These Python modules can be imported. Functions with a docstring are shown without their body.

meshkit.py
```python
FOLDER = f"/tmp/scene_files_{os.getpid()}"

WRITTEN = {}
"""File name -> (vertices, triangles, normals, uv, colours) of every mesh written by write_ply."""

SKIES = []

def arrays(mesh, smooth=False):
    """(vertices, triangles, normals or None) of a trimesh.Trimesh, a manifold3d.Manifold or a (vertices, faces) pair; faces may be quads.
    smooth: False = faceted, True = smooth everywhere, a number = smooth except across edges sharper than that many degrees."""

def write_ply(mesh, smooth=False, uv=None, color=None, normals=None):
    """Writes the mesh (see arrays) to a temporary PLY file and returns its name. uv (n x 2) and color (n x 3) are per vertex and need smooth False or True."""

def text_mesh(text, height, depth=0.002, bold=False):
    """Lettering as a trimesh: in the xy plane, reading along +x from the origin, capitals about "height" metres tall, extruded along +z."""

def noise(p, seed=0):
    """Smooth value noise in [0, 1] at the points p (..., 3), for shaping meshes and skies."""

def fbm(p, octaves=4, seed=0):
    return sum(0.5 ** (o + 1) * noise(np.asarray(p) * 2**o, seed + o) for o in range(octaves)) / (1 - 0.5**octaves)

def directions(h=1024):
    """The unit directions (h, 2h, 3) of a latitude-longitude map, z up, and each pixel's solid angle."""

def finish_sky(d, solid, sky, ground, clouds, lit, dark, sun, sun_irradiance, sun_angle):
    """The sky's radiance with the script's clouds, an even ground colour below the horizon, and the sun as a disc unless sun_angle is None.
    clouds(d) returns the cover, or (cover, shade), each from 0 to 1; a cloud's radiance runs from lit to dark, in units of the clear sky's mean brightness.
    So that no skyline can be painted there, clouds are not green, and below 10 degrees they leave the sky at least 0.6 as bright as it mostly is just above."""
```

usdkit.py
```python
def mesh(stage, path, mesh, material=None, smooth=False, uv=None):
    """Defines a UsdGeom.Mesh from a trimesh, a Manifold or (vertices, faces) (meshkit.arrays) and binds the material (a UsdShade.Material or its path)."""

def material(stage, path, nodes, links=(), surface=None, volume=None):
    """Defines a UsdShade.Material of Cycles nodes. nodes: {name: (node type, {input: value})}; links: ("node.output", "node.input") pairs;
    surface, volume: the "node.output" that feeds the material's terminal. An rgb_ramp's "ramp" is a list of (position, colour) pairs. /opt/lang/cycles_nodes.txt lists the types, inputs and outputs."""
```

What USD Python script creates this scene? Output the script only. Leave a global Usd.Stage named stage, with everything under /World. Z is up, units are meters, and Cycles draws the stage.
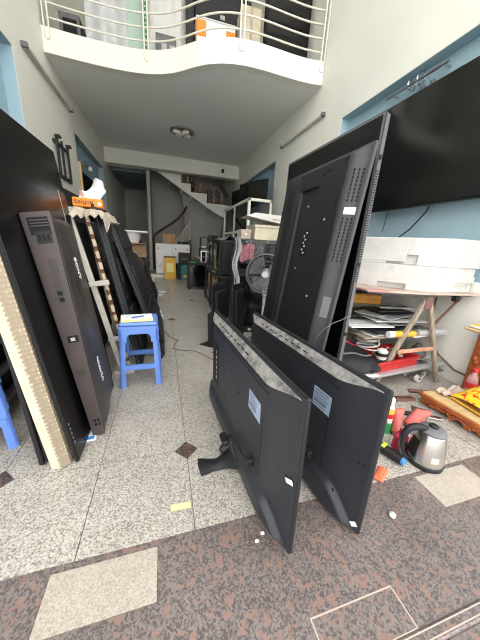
import math, random
import numpy as np, trimesh, usdkit, meshkit
import manifold3d as m3
from shapely.geometry import Polygon, box as sbox, LineString
from shapely import affinity
from scipy.interpolate import CubicSpline
from pxr import Usd, UsdGeom, UsdLux, UsdShade, Gf, Sdf

stage = Usd.Stage.CreateInMemory()
UsdGeom.SetStageUpAxis(stage, 'Z'); UsdGeom.SetStageMetersPerUnit(stage, 1.0)
stage.SetDefaultPrim(UsdGeom.Xform.Define(stage, '/World').GetPrim())
UsdGeom.Scope.Define(stage, '/World/Looks')

# ------------------------------------------------------------------ camera, daylight, exposure
EXPOSURE = 0.4
cam = UsdGeom.Camera.Define(stage, '/World/camera')
R_, U_, F_ = np.array([0.95843797, -0.27978226, 0.05584392]), np.array([0.02791563, 0.28676315, 0.9575947]), np.array([0.28393199, 0.91623621, -0.28265499])
cam.AddTransformOp().Set(Gf.Matrix4d(*R_, 0, *U_, 0, *(-F_), 0, 0, 0, 1.04, 1))
cam.CreateHorizontalApertureAttr(36.0); cam.CreateVerticalApertureAttr(48.0)
cam.CreateFocalLengthAttr(252.525 / 480 * 36.0)
cam.CreateClippingRangeAttr(Gf.Vec2f(0.03, 200)); cam.CreateExposureAttr(EXPOSURE)
sky = UsdLux.DomeLight.Define(stage, '/World/sky')          # bright overcast daylight through the open shop front
sky.CreateIntensityAttr(1.0); sky.CreateColorAttr(Gf.Vec3f(1.0, 1.0, 1.0))

# ------------------------------------------------------------------ materials
def lin(r, g, b):
    f = lambda c: (c / 255 / 12.92) if c / 255 <= 0.04045 else ((c / 255 + 0.055) / 1.055) ** 2.4
    return (f(r), f(g), f(b))
M = {}
def mat(name, rgb, rough=0.5, rgb2=None, scale=20.0, amount=0.5, metal=0.0, bump=0.0, bscale=60.0, detail=4, spec=0.5, stretch=None, lo=0.35, hi=0.65, trans=0.0, coat=0.0, extra=None):
    n = {'p': ('principled_bsdf', {'base_color': lin(*rgb), 'roughness': rough, 'metallic': metal, 'specular_ior_level': spec, 'transmission_weight': trans, 'coat_weight': coat}),
         'tc': ('texture_coordinate', {})}
    L = []
    src = 'tc.object'
    if stretch:
        n['mp'] = ('mapping', {'scale': stretch}); L.append(('tc.object', 'mp.vector')); src = 'mp.vector'
    if rgb2 is not None:
        n['ns'] = ('noise_texture', {'scale': scale, 'detail': detail, 'roughness': 0.6})
        n['rp'] = ('rgb_ramp', {'ramp': [(lo, lin(*rgb)), (hi, tuple(np.array(lin(*rgb)) * (1 - amount) + np.array(lin(*rgb2)) * amount))]})
        L += [(src, 'ns.vector'), ('ns.fac', 'rp.fac'), ('rp.color', 'p.base_color')]
    if bump > 0:
        n['nb'] = ('noise_texture', {'scale': bscale, 'detail': 3}); n['bp'] = ('bump', {'strength': 0.6, 'distance': bump})
        L += [(src, 'nb.vector'), ('nb.fac', 'bp.height'), ('bp.normal', 'p.normal')]
    M[name] = usdkit.material(stage, '/World/Looks/' + name, n, L, surface='p.BSDF')
    return M[name]

def speckle(name, base, dark, light, vs, rough, dark_at=0.42, third=None, spec=0.5):
    # crystalline stone: voronoi cells of random tone + noise
    n = {'p': ('principled_bsdf', {'roughness': rough, 'specular_ior_level': spec}), 'tc': ('geometry', {}),
         'v': ('voronoi_texture', {'scale': vs}), 'hs': ('separate_color', {}),
         'rp': ('rgb_ramp', {'ramp': [(0.0, lin(*dark)), (dark_at * 0.55, lin(*dark)), (dark_at, lin(*base)), (0.8, lin(*light)), (1.0, lin(*light))]}),
         'v2': ('voronoi_texture', {'scale': vs * 0.37}), 's2': ('separate_color', {}),
         'rp2': ('rgb_ramp', {'ramp': [(0.0, (0, 0, 0)), (0.80, (0, 0, 0)), (0.90, (1, 1, 1))]}),
         'mx': ('mix_color', {'b': lin(*(third or base)), 'fac': 0.0}), 'ml': ('math', {'math_type': 'multiply', 'value2': 0.75 if third else 0.12}),
         'nz': ('noise_texture', {'scale': 3.0, 'detail': 5, 'roughness': 0.65}), 'nr': ('rgb_ramp', {'ramp': [(0.3, (0.86, 0.85, 0.84)), (0.7, (1.06, 1.06, 1.06))]}),
         'mm': ('mix_color', {'blend_type': 'multiply', 'fac': 1.0})}
    L = [('tc.position', 'v.vector'), ('v.color', 'hs.color'), ('hs.r', 'rp.fac'), ('tc.position', 'v2.vector'), ('v2.color', 's2.color'), ('s2.g', 'rp2.fac'),
         ('rp2.color', 'ml.value1'), ('ml.value', 'mx.fac'), ('rp.color', 'mx.a'), ('tc.position', 'nz.vector'), ('nz.fac', 'nr.fac'), ('mx.result', 'mm.a'), ('nr.color', 'mm.b'), ('mm.result', 'p.base_color')]
    M[name] = usdkit.material(stage, '/World/Looks/' + name, n, L, surface='p.BSDF')

speckle('terrazzo', (168, 162, 151), (122, 116, 108), (190, 185, 176), 240.0, 0.32)
speckle('dark_granite', (104, 95, 92), (82, 75, 74), (122, 113, 109), 190.0, 0.3, third=(136, 108, 98))
speckle('diamond_granite', (70, 60, 56), (40, 36, 35), (96, 84, 78), 160.0, 0.25, third=(110, 80, 66))
speckle('beige_stone', (166, 156, 143), (150, 141, 128), (178, 169, 156), 300.0, 0.6)
mat('grout', (84, 80, 74), 0.9)
mat('joint_filler', (176, 160, 146), 0.8)
mat('wall_paint', (234, 232, 221), 0.75, (220, 218, 207), 1.2, 0.5, bump=0.0006, bscale=160)
mat('ceiling_paint', (240, 240, 238), 0.85, (232, 232, 229), 0.8, 0.5)
mat('blue_paint', (160, 187, 198), 0.7, (150, 177, 189), 1.5, 0.5)
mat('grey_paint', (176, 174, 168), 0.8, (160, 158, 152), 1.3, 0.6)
mat('dado_paint', (206, 203, 194), 0.7, (180, 178, 170), 4.0, 0.5)
mat('black_plastic', (28, 29, 32), 0.48, (38, 38, 40), 7.0, 0.5, spec=0.35, bump=0.0002, bscale=900, lo=0.4, hi=0.75)
mat('slate_plastic', (42, 44, 49), 0.48, (54, 55, 59), 5.0, 0.5, spec=0.4, bump=0.0002, bscale=900, lo=0.4, hi=0.75)
mat('dusty_plastic', (136, 133, 128), 0.8, (66, 65, 64), 22.0, 0.85, lo=0.42, hi=0.66)
mat('brown_plastic', (72, 63, 61), 0.5, (62, 54, 53), 5.0, 0.6)
mat('brown_black_plastic', (52, 48, 47), 0.4, (70, 64, 61), 3.5, 0.6)
mat('gloss_black', (9, 9, 11), 0.26, (14, 14, 16), 4.0, 0.5, spec=0.3)
mat('screen', (7, 7, 9), 0.12)
mat('matt_black', (20, 20, 22), 0.6)
mat('hole', (8, 8, 9), 0.8)
mat('grey_plastic', (104, 103, 104), 0.5, (88, 88, 90), 9.0, 0.6)
mat('side_grey', (58, 58, 61), 0.5, (48, 48, 51), 9.0, 0.6)
mat('steel', (200, 200, 202), 0.28, metal=1.0)
mat('brushed_steel', (206, 202, 196), 0.3, (176, 172, 166), 30.0, 0.5, metal=1.0, stretch=(1, 1, 0.06))
mat('aluminium', (208, 212, 214), 0.4, metal=0.6)
mat('rail_paint', (226, 222, 208), 0.4)
mat('label_paper', (150, 166, 186), 0.5)
mat('label_print', (92, 106, 128), 0.6)
mat('white_paper', (230, 230, 228), 0.7)
mat('yellow_paper', (236, 224, 150), 0.7)
mat('pale_green', (168, 190, 176), 0.5)
mat('white_plastic', (208, 207, 202), 0.4)
mat('foam', (206, 204, 198), 0.9, (188, 186, 180), 14.0, 0.6, bump=0.0016, bscale=120)
mat('foam_old', (206, 196, 172), 0.85, (188, 176, 150), 12.0, 0.6, bump=0.001, bscale=100)
n = {'p': ('principled_bsdf', {'roughness': 0.7}), 'tc': ('texture_coordinate', {}), 'v': ('voronoi_texture', {'scale': 52.0, 'randomness': 0.25}),
     'rp': ('rgb_ramp', {'ramp': [(0.0, lin(196, 184, 160)), (0.22, lin(184, 171, 147)), (0.4, lin(146, 133, 112)), (1.0, lin(138, 125, 104))]}), 'bp': ('bump', {'strength': 0.8, 'distance': 0.004, 'invert': True})}
M['bubble_foam'] = usdkit.material(stage, '/World/Looks/bubble_foam', n, [('tc.object', 'v.vector'), ('v.distance', 'rp.fac'), ('rp.color', 'p.base_color'), ('v.distance', 'bp.height'), ('bp.normal', 'p.normal')], surface='p.BSDF')
mat('blue_stool_plastic', (104, 142, 216), 0.38, (92, 128, 204), 8.0, 0.6)
mat('dark_blue_plastic', (74, 104, 180), 0.4)
mat('orange_card', (240, 138, 30), 0.5)
mat('tissue', (240, 240, 240), 0.9)
mat('cloth_tan', (186, 174, 156), 0.9, (150, 138, 122), 14.0, 0.7)
mat('cloth_pink', (136, 78, 90), 0.95, (168, 128, 132), 40.0, 0.7)
mat('cloth_grey', (92, 92, 92), 0.9, (120, 118, 116), 9.0, 0.7)
mat('white_wood', (206, 200, 188), 0.6, (180, 172, 158), 12.0, 0.6)
mat('pale_wood', (206, 178, 130), 0.6, (184, 150, 104), 9.0, 0.7, stretch=(1, 6, 6))
mat('old_wood', (168, 156, 138), 0.75, (116, 100, 84), 18.0, 0.8, stretch=(4, 4, 0.5))
mat('rust_wood', (186, 126, 96), 0.7, (206, 170, 150), 14.0, 0.7)
mat('board_paint', (186, 172, 156), 0.7, (190, 116, 116), 5.0, 0.7, lo=0.52, hi=0.6)
mat('carved_wood', (172, 92, 44), 0.42, (128, 60, 26), 22.0, 0.7, bump=0.004, bscale=70)
mat('brown_wood', (92, 62, 46), 0.55, (70, 46, 34), 10.0, 0.7)
mat('step_wood', (74, 50, 40), 0.4, (56, 38, 30), 8.0, 0.7)
mat('cardboard', (176, 134, 88), 0.8, (156, 116, 74), 8.0, 0.6)
mat('dull_cardboard', (132, 106, 80), 0.85, (112, 88, 64), 8.0, 0.6)
mat('yellow_plastic', (224, 176, 66), 0.5, (206, 156, 50), 6.0, 0.6)
mat('orange_box', (206, 142, 50), 0.6, (176, 116, 38), 8.0, 0.6)
mat('red_plastic', (196, 48, 48), 0.4, (168, 38, 40), 9.0, 0.6)
mat('crimson_plastic', (170, 36, 58), 0.4)
mat('salmon_paint', (206, 106, 98), 0.5, (182, 84, 78), 20.0, 0.6)
mat('orange_red', (226, 112, 76), 0.5)
mat('teal_plastic', (40, 110, 106), 0.5)
mat('green_plastic', (60, 196, 104), 0.45)
mat('lime_plastic', (196, 226, 60), 0.45)
mat('can_green', (44, 160, 84), 0.35)
mat('can_red', (206, 40, 40), 0.35)
mat('can_yellow', (232, 190, 70), 0.35)
mat('blue_tip', (70, 140, 206), 0.4)
mat('green_board', (44, 112, 72), 0.5, (70, 150, 96), 40.0, 0.8)
mat('pcb', (70, 92, 70), 0.5, (150, 146, 130), 60.0, 0.9)
mat('rubber', (22, 22, 22), 0.7)
mat('cable_black', (24, 24, 26), 0.5)
mat('cable_grey', (172, 170, 166), 0.5)
mat('cable_brown', (120, 88, 80), 0.6)
mat('grey_lens', (70, 72, 76), 0.3)
mat('lamp_base', (140, 134, 126), 0.35, metal=0.3)
mat('pavement', (176, 172, 165), 0.85, (128, 124, 120), 3.0, 0.6)
mat('dark_panel', (84, 104, 112), 0.5)
n = {'p': ('principled_bsdf', {'roughness': 0.25}), 'tc': ('texture_coordinate', {}), 'ns': ('noise_texture', {'scale': 34.0, 'detail': 2}),
     'rp': ('rgb_ramp', {'ramp': [(0.0, lin(240, 206, 40)), (0.5, lin(244, 214, 60)), (0.56, lin(236, 130, 40)), (0.66, lin(214, 50, 40))]})}
M['snack_print'] = usdkit.material(stage, '/World/Looks/snack_print', n, [('tc.object', 'ns.vector'), ('ns.fac', 'rp.fac'), ('rp.color', 'p.base_color')], surface='p.BSDF')
n = {'p': ('principled_bsdf', {'roughness': 0.35}), 'tc': ('texture_coordinate', {}), 'sx': ('separate_xyz', {}), 'md': ('math', {'math_type': 'multiply', 'value2': 13.0}), 'fr': ('math', {'math_type': 'fraction'}),
     'ns': ('noise_texture', {'scale': 30.0}), 'ad': ('math', {'math_type': 'multiply_add', 'value2': 0.5}),
     'rp': ('rgb_ramp', {'ramp': [(0.0, lin(206, 190, 164)), (0.55, lin(206, 190, 164)), (0.6, lin(118, 72, 40)), (1.0, lin(108, 66, 38))]})}
M['striped_tape'] = usdkit.material(stage, '/World/Looks/striped_tape', n, [('tc.object', 'sx.vector'), ('sx.z', 'md.value1'), ('tc.object', 'ns.vector'), ('ns.fac', 'ad.value1'), ('md.value', 'ad.value3'), ('ad.value', 'fr.value1'), ('fr.value', 'rp.fac'), ('rp.color', 'p.base_color')], surface='p.BSDF')
def film(name, rgb, see, rough=0.2):
    M[name] = usdkit.material(stage, '/World/Looks/' + name, {'t': ('transparent_bsdf', {'color': (1, 1, 1)}), 'p': ('principled_bsdf', {'base_color': lin(*rgb), 'roughness': rough}), 'm': ('mix_closure', {'fac': 1 - see})},
                              [('t.BSDF', 'm.closure1'), ('p.BSDF', 'm.closure2')], surface='m.closure')
film('plastic_film', (214, 216, 216), 0.28); film('grey_film', (74, 76, 76), 0.7); film('fan_blade', (120, 122, 128), 0.55)
film('bottle_plastic', (214, 168, 168), 0.55, 0.1)
M['glass_pane'] = usdkit.material(stage, '/World/Looks/glass_pane', {'t': ('transparent_bsdf', {'color': (0.86, 0.9, 0.9)}), 'g': ('glossy_bsdf', {'color': (1, 1, 1), 'roughness': 0.03}), 'f': ('fresnel', {'IOR': 1.5}), 'm': ('mix_closure', {})},
                                  [('f.fac', 'm.fac'), ('t.BSDF', 'm.closure1'), ('g.BSDF', 'm.closure2')], surface='m.closure')
mat('shade_glass', (226, 224, 214), 0.25)

# ------------------------------------------------------------------ geometry helpers
used = {}
def numbered(parent, name):
    k = (parent, name); used[k] = used.get(k, -1) + 1
    return name if used[k] == 0 else '%s_%03d' % (name, used[k])

class MB:
    def __init__(s): s.p = []
    def add(s, m, T=None):
        m = m.copy() if hasattr(m, 'copy') else m
        if T is not None: m.apply_transform(T)
        s.p.append(m); return s
    def box(s, lo, hi, bev=0.0, rz=0.0, about=None):
        lo, hi = np.minimum(lo, hi).astype(float), np.maximum(lo, hi).astype(float)
        m = cbox(hi - lo, bev); m.apply_translation((lo + hi) / 2)
        if rz: m.apply_transform(trimesh.transformations.rotation_matrix(rz, [0, 0, 1], (lo + hi) / 2 if about is None else about))
        return s.add(m)
    def cbox(s, c, size, bev=0.0, R=None):
        m = cbox(np.array(size, float), bev)
        if R is not None: T = np.eye(4); T[:3, :3] = R; m.apply_transform(T)
        m.apply_translation(c); return s.add(m)
    def rod(s, a, b, r, r2=None, n=10):
        a, b = np.array(a, float), np.array(b, float)
        return s.tube([a, b], [r, r if r2 is None else r2], n)
    def bar(s, a, b, w, t, up=(0, 0, 1), bev=0.0):
        # rectangular bar from a to b, w across (perpendicular to up), t along up
        a, b = np.array(a, float), np.array(b, float); d = b - a; L = np.linalg.norm(d); x = d / L
        y = np.cross(up, x); y /= np.linalg.norm(y); z = np.cross(x, y)
        m = cbox(np.array([L, w, t]), bev); T = np.eye(4); T[:3, 0], T[:3, 1], T[:3, 2], T[:3, 3] = x, y, z, (a + b) / 2
        return s.add(m, T)
    def tube(s, pts, r, n=8, closed=False):
        pts = np.array(pts, float); k = len(pts); r = np.broadcast_to(r, k)
        tan = np.gradient(pts, axis=0) if not closed else np.roll(pts, -1, 0) - np.roll(pts, 1, 0)
        tan /= np.linalg.norm(tan, axis=1)[:, None]
        ref = np.array([0, 0, 1.0]) if abs(tan[0][2]) < 0.9 else np.array([1.0, 0, 0])
        u = np.cross(tan[0], ref); u /= np.linalg.norm(u); rings = []
        for i in range(k):
            u = u - tan[i] * (u @ tan[i]); u /= np.linalg.norm(u); v = np.cross(tan[i], u)
            a = np.arange(n) * 2 * np.pi / n
            rings.append(pts[i] + r[i] * (np.cos(a)[:, None] * u + np.sin(a)[:, None] * v))
        V = np.vstack(rings); F = []
        for i in range(k if closed else k - 1):
            j = (i + 1) % k
            for q in range(n):
                q2 = (q + 1) % n; F += [[i * n + q, i * n + q2, j * n + q2], [i * n + q, j * n + q2, j * n + q]]
        if not closed:
            V = np.vstack([V, pts[0], pts[-1]]); c0, c1 = k * n, k * n + 1
            for q in range(n):
                q2 = (q + 1) % n; F += [[c0, q2, q], [c1, (k - 1) * n + q, (k - 1) * n + q2]]
        return s.add(trimesh.Trimesh(V, F, process=False))
    def lathe(s, prof, c=(0, 0, 0), n=28):
        m = trimesh.creation.revolve(np.array(prof, float), sections=n); m.apply_translation(c); return s.add(m)
    def prism(s, poly, t, T=None, z0=0.0):
        poly = poly if isinstance(poly, Polygon) else Polygon(poly)
        m = trimesh.creation.extrude_polygon(poly, t, engine='earcut'); m.apply_translation([0, 0, z0]); return s.add(m, T)
    def get(s): return trimesh.util.concatenate(s.p)

def cbox(size, bev=0.0):
    size = np.array(size, float); bev = min(bev, size.min() * 0.45)
    if bev <= 0: return trimesh.creation.box(size)
    P = []
    for sx in (-1, 1):
        for sy in (-1, 1):
            for sz in (-1, 1):
                h = size / 2 * np.array([sx, sy, sz])
                for k in range(3):
                    d = np.array([sx, sy, sz], float) * bev; d[k] = 0; P.append(h - d)
    return trimesh.convex.convex_hull(np.array(P))

def axes(o, x, y, z):
    T = np.eye(4); T[:3, 0], T[:3, 1], T[:3, 2], T[:3, 3] = x, y, z, o; return T
XZ = lambda y=0.0: axes((0, y, 0), (1, 0, 0), (0, 0, 1), (0, -1, 0))   # polygon (x,z) extruded towards -y

def text(s, h, depth=0.001, bold=False): return meshkit.text_mesh(s, h, depth, bold)

def tag(p, label=None, cat=None, group=None, kind=None):
    p = p.GetPrim() if hasattr(p, 'GetPrim') else p
    for k, v in (('label', label), ('category', cat), ('group', group), ('kind', kind)):
        if v: p.SetCustomDataByKey(k, v)
    return p
def put(name, mesh, material, parent='/World', smooth=32, label=None, kind=None):
    parent = parent if isinstance(parent, str) else str(parent.GetPath())
    mesh = mesh.get() if isinstance(mesh, MB) else mesh
    m = usdkit.mesh(stage, parent + '/' + numbered(parent, name), mesh, M[material], smooth=smooth)
    return tag(m, label=label, kind=kind)
def thing(name, label, cat, loc=(0, 0, 0), rz=0.0, group=None, T=None, kind=None):
    x = UsdGeom.Xform.Define(stage, '/World/' + numbered('/World', name))
    if T is not None: x.AddTransformOp().Set(Gf.Matrix4d(*np.array(T, float).T.flatten().tolist()))
    else:
        x.AddTranslateOp().Set(Gf.Vec3d(*map(float, loc)))
        if rz: x.AddRotateZOp().Set(math.degrees(rz))
    return tag(x, label, cat, group, kind)
def single(name, mesh, material, label, cat, group=None, smooth=32, kind=None):
    return tag(put(name, mesh, material, smooth=smooth), label, cat, group, kind)
def struct(name): return tag(UsdGeom.Xform.Define(stage, '/World/' + numbered('/World', name)), kind='structure')
def copy(src, loc, rz, label, T=None, group=None):
    was = src.GetCustomData()
    r = thing(src.GetName().rstrip('0123456789').rstrip('_'), label, was['category'], loc, rz, group or was.get('group'), T)
    r.GetReferences().AddInternalReference(src.GetPath()); r.SetInstanceable(True); return r
def frame(b, a, lean, sl=0.0):
    L = np.array([np.cos(a) * np.cos(sl), np.sin(a) * np.cos(sl), np.sin(sl)]); nn = np.array([-np.sin(a), np.cos(a), 0]); U0 = np.cross(L, nn)
    if U0[2] < 0: U0 = -U0
    U = np.cos(lean) * U0 + np.sin(lean) * nn; return axes(b, L, np.cross(U, L), U)
def pivot(b, a, lean): return frame(b, a, lean)
def sm(t, a, b):
    t = np.clip((np.asarray(t, float) - a) / (b - a), 0, 1); return t * t * (3 - 2 * t)
def shell(w, h, f, xs=None, zs=None, nx=60, nz=50, region=None, inset=0.0):
    """Heightfield back shell y = f(x, z) over 0..w by 0..h, split by region(x, z) -> name."""
    xs = np.linspace(inset, w - inset, nx) if xs is None else np.array(xs); zs = np.linspace(inset, h - inset, nz) if zs is None else np.array(zs)
    X, Z = np.meshgrid(xs, zs, indexing='ij'); Y = f(X, Z); V = np.stack([X, Y, Z], -1).reshape(-1, 3); k = len(zs)
    F, keys = [], []
    for i in range(len(xs) - 1):
        for j in range(k - 1):
            a, b, c, d = i * k + j, (i + 1) * k + j, (i + 1) * k + j + 1, i * k + j + 1
            F += [[a, d, c], [a, c, b]]
            if region: r = region((xs[i] + xs[i + 1]) / 2, (zs[j] + zs[j + 1]) / 2); keys += [r, r]
    if not region: return trimesh.Trimesh(V, F, process=False)
    F, out = np.array(F), {}
    for r in set(keys):
        m = trimesh.Trimesh(V, F[np.array([q == r for q in keys])], process=False); m.remove_unreferenced_vertices(); out[r] = m
    return out
def sheet(P, t=0.002):
    """A closed thin sheet from a grid of points (n, m, 3)."""
    P = np.asarray(P, float); a, b = P.shape[:2]
    du = np.gradient(P, axis=0); dv = np.gradient(P, axis=1); N = np.cross(du, dv); N /= np.maximum(np.linalg.norm(N, axis=2, keepdims=True), 1e-9)
    V = np.vstack([(P + N * t / 2).reshape(-1, 3), (P - N * t / 2).reshape(-1, 3)]); F = []; o = a * b; g = lambda i, j: i * b + j
    for i in range(a - 1):
        for j in range(b - 1):
            F += [[g(i, j), g(i + 1, j), g(i + 1, j + 1)], [g(i, j), g(i + 1, j + 1), g(i, j + 1)], [o + g(i, j), o + g(i + 1, j + 1), o + g(i + 1, j)], [o + g(i, j), o + g(i, j + 1), o + g(i + 1, j + 1)]]
    rim = [g(i, 0) for i in range(a)] + [g(a - 1, j) for j in range(1, b)] + [g(i, b - 1) for i in range(a - 2, -1, -1)] + [g(0, j) for j in range(b - 2, 0, -1)]
    for p, q in zip(rim, rim[1:] + rim[:1]): F += [[p, o + p, o + q], [p, o + q, q]]
    return trimesh.Trimesh(V, F, process=False)
def grid(nu, nv): return np.meshgrid(np.linspace(0, 1, nu), np.linspace(0, 1, nv), indexing='ij')
def hullspheres(pts, rs):
    return trimesh.convex.convex_hull(np.vstack([trimesh.creation.icosphere(2, r).vertices + np.array(p) for p, r in zip(pts, rs)]))

# ------------------------------------------------------------------ the room
XL, XR, ZC, YB, ZTOP = -1.5, 2.4, 3.45, 8.8, 7.2
W, X0, Y0 = 0.4006, 0.0873, 1.095
fl = struct('floor')
put('sub_floor', MB().box((XL - 0.3, 0.27, -0.06), (XR + 0.3, 13.0, -0.004)), 'grout', fl)
dia = lambda i, j: j % 3 == 0 and (i - j // 3) % 2 == 0
rng = random.Random(3)
for j in range(-1, 17):
    for i in range(-4, 6):
        x, y = X0 + i * W, Y0 + j * W
        p = sbox(max(x, XL) + 0.0016, y + 0.0016, min(x + W, XR) - 0.0016, y + W - 0.0016)
        for di, dj in ((0, 0), (1, 0), (0, 1), (1, 1)):
            if dia(i + di, j + dj):
                cx, cy = X0 + (i + di) * W, Y0 + (j + dj) * W
                p = p.difference(Polygon([(cx - 0.06, cy), (cx, cy - 0.06), (cx + 0.06, cy), (cx, cy + 0.06)]))
        put('tile', MB().prism(p, 0.012, z0=-0.012 - rng.random() * 0.0006), 'terrazzo', fl, smooth=False)
        if dia(i, j):
            put('diamond_tile', MB().prism([(x - 0.058, y), (x, y - 0.058), (x + 0.058, y), (x, y + 0.058)], 0.012, z0=-0.0122), 'diamond_granite', fl, smooth=False)
put('rear_tile', MB().box((XL, Y0 + 16 * W, -0.012), (XR, 7.86, 0.0)), 'terrazzo', fl, smooth=False)
put('step_riser', MB().box((XL, 7.86, -0.01), (XR, 7.93, 0.085), 0.006), 'wall_paint', fl)
put('rear_platform', MB().box((XL, 7.93, -0.01), (XR, 13.0, 0.083)), 'terrazzo', fl, smooth=False)
yb = Y0 - W
apron = sbox(XL - 0.2, 0.272, XR + 0.2, yb - 0.001)
insets = [sbox(-0.372, 0.522, -0.048, 0.672), sbox(1.148, 0.522, 1.475, 0.674)]
patch = sbox(0.386, 0.272, 0.682, 0.37)
hole = apron
for q in insets: hole = hole.difference(q.buffer(0.0015, join_style=2))
hole = hole.difference(patch.buffer(0.002, join_style=2))
for a, b in ((XL - 0.2, -0.72), (-0.72, 0.80), (0.80, 1.82), (1.82, XR + 0.2)):
    q = hole.intersection(sbox(a + 0.0005, 0, b - 0.0005, 2))
    for g in getattr(q, 'geoms', [q]): put('granite_slab', MB().prism(g, 0.02, z0=-0.0205), 'dark_granite', fl, smooth=False)
for q in insets: put('inset_tile', MB().prism(q, 0.012, z0=-0.0105), 'beige_stone', fl, smooth=False)
put('granite_patch', MB().prism(patch.buffer(-0.0015), 0.02, z0=-0.021), 'dark_granite', fl, smooth=False)
put('patch_joint', MB().prism(patch.buffer(0.0025, join_style=2).difference(patch.buffer(-0.0018)).intersection(apron), 0.004, z0=-0.0045), 'joint_filler', fl, smooth=False)
put('step_nosing', MB().box((XL - 0.2, 0.236, -0.05), (XR + 0.2, 0.271, -0.001), 0.004), 'dark_granite', fl, smooth=False)
for y in (0.243, 0.262): put('nosing_groove', MB().box((XL - 0.2, y, -0.003), (XR + 0.2, y + 0.003, -0.0004)), 'joint_filler', fl, smooth=False)
put('step_tread', MB().box((XL - 0.2, -0.35, -0.2), (XR + 0.2, 0.235, -0.02)), 'dark_granite', fl, smooth=False)
put('pavement', MB().box((-14, -12, -0.4), (14, -0.35, -0.18)), 'pavement', fl, smooth=False)

def wall_with_niches(name, x, s, niches, y0, y1, z1):
    """x = face, s = +1 wall solid lies towards +x. niches: (ya, yb, za, zb)."""
    w = struct(name)
    outline = Polygon([(y0, -0.02), (y1, -0.02), (y1, z1), (y0, z1)])
    for n_ in niches: outline = outline.difference(sbox(n_[0], n_[2], n_[1], n_[3]))
    T = axes((x, 0, 0), (0, 1, 0), (0, 0, 1), (1, 0, 0)) if s > 0 else axes((x - 0.14, 0, 0), (0, 1, 0), (0, 0, 1), (1, 0, 0))
    put('plaster', MB().prism(outline, 0.14, T), 'wall_paint', w, smooth=False)
    xb = x + s * 0.14
    for ya, yb_, za, zb in niches:
        m = MB().box((xb - s * 0.01, ya - 0.05, za - 0.05), (xb + s * 0.04, yb_ + 0.05, zb + 0.05))
        e = 0.004
        m.box((x + s * 0.004, ya - 0.001, za), (xb, ya + e, zb)); m.box((x + s * 0.004, yb_ - e, za), (xb, yb_ + 0.001, zb))
        m.box((x + s * 0.004, ya, zb - e), (xb, yb_, zb + 0.001)); m.box((x + s * 0.004, ya, za - 0.001), (xb, yb_, za + e))
        put('blue_niche', m, 'blue_paint', w, smooth=False)
    return w
wl = wall_with_niches('wall_left', XL, -1, [(0.55, 4.03, 0.9, 2.97), (6.08, 8.55, 0.9, 2.86)], 0.25, 13.0, ZTOP)
wr = wall_with_niches('wall_right', XR, 1, [(0.45, 3.58, 0.86, 2.79), (5.8, 8.2, 0.9, 2.85)], 0.25, 13.0, ZTOP)
wb = struct('wall_back')
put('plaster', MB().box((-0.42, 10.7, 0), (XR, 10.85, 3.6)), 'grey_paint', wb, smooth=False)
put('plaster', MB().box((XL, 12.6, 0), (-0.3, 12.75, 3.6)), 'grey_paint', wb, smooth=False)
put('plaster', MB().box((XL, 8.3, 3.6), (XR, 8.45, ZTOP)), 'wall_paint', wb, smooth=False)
put('partition', MB().box((-0.44, 9.22, 0.05), (-0.34, 12.7, 3.6)), 'grey_paint', wb, smooth=False)
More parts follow.
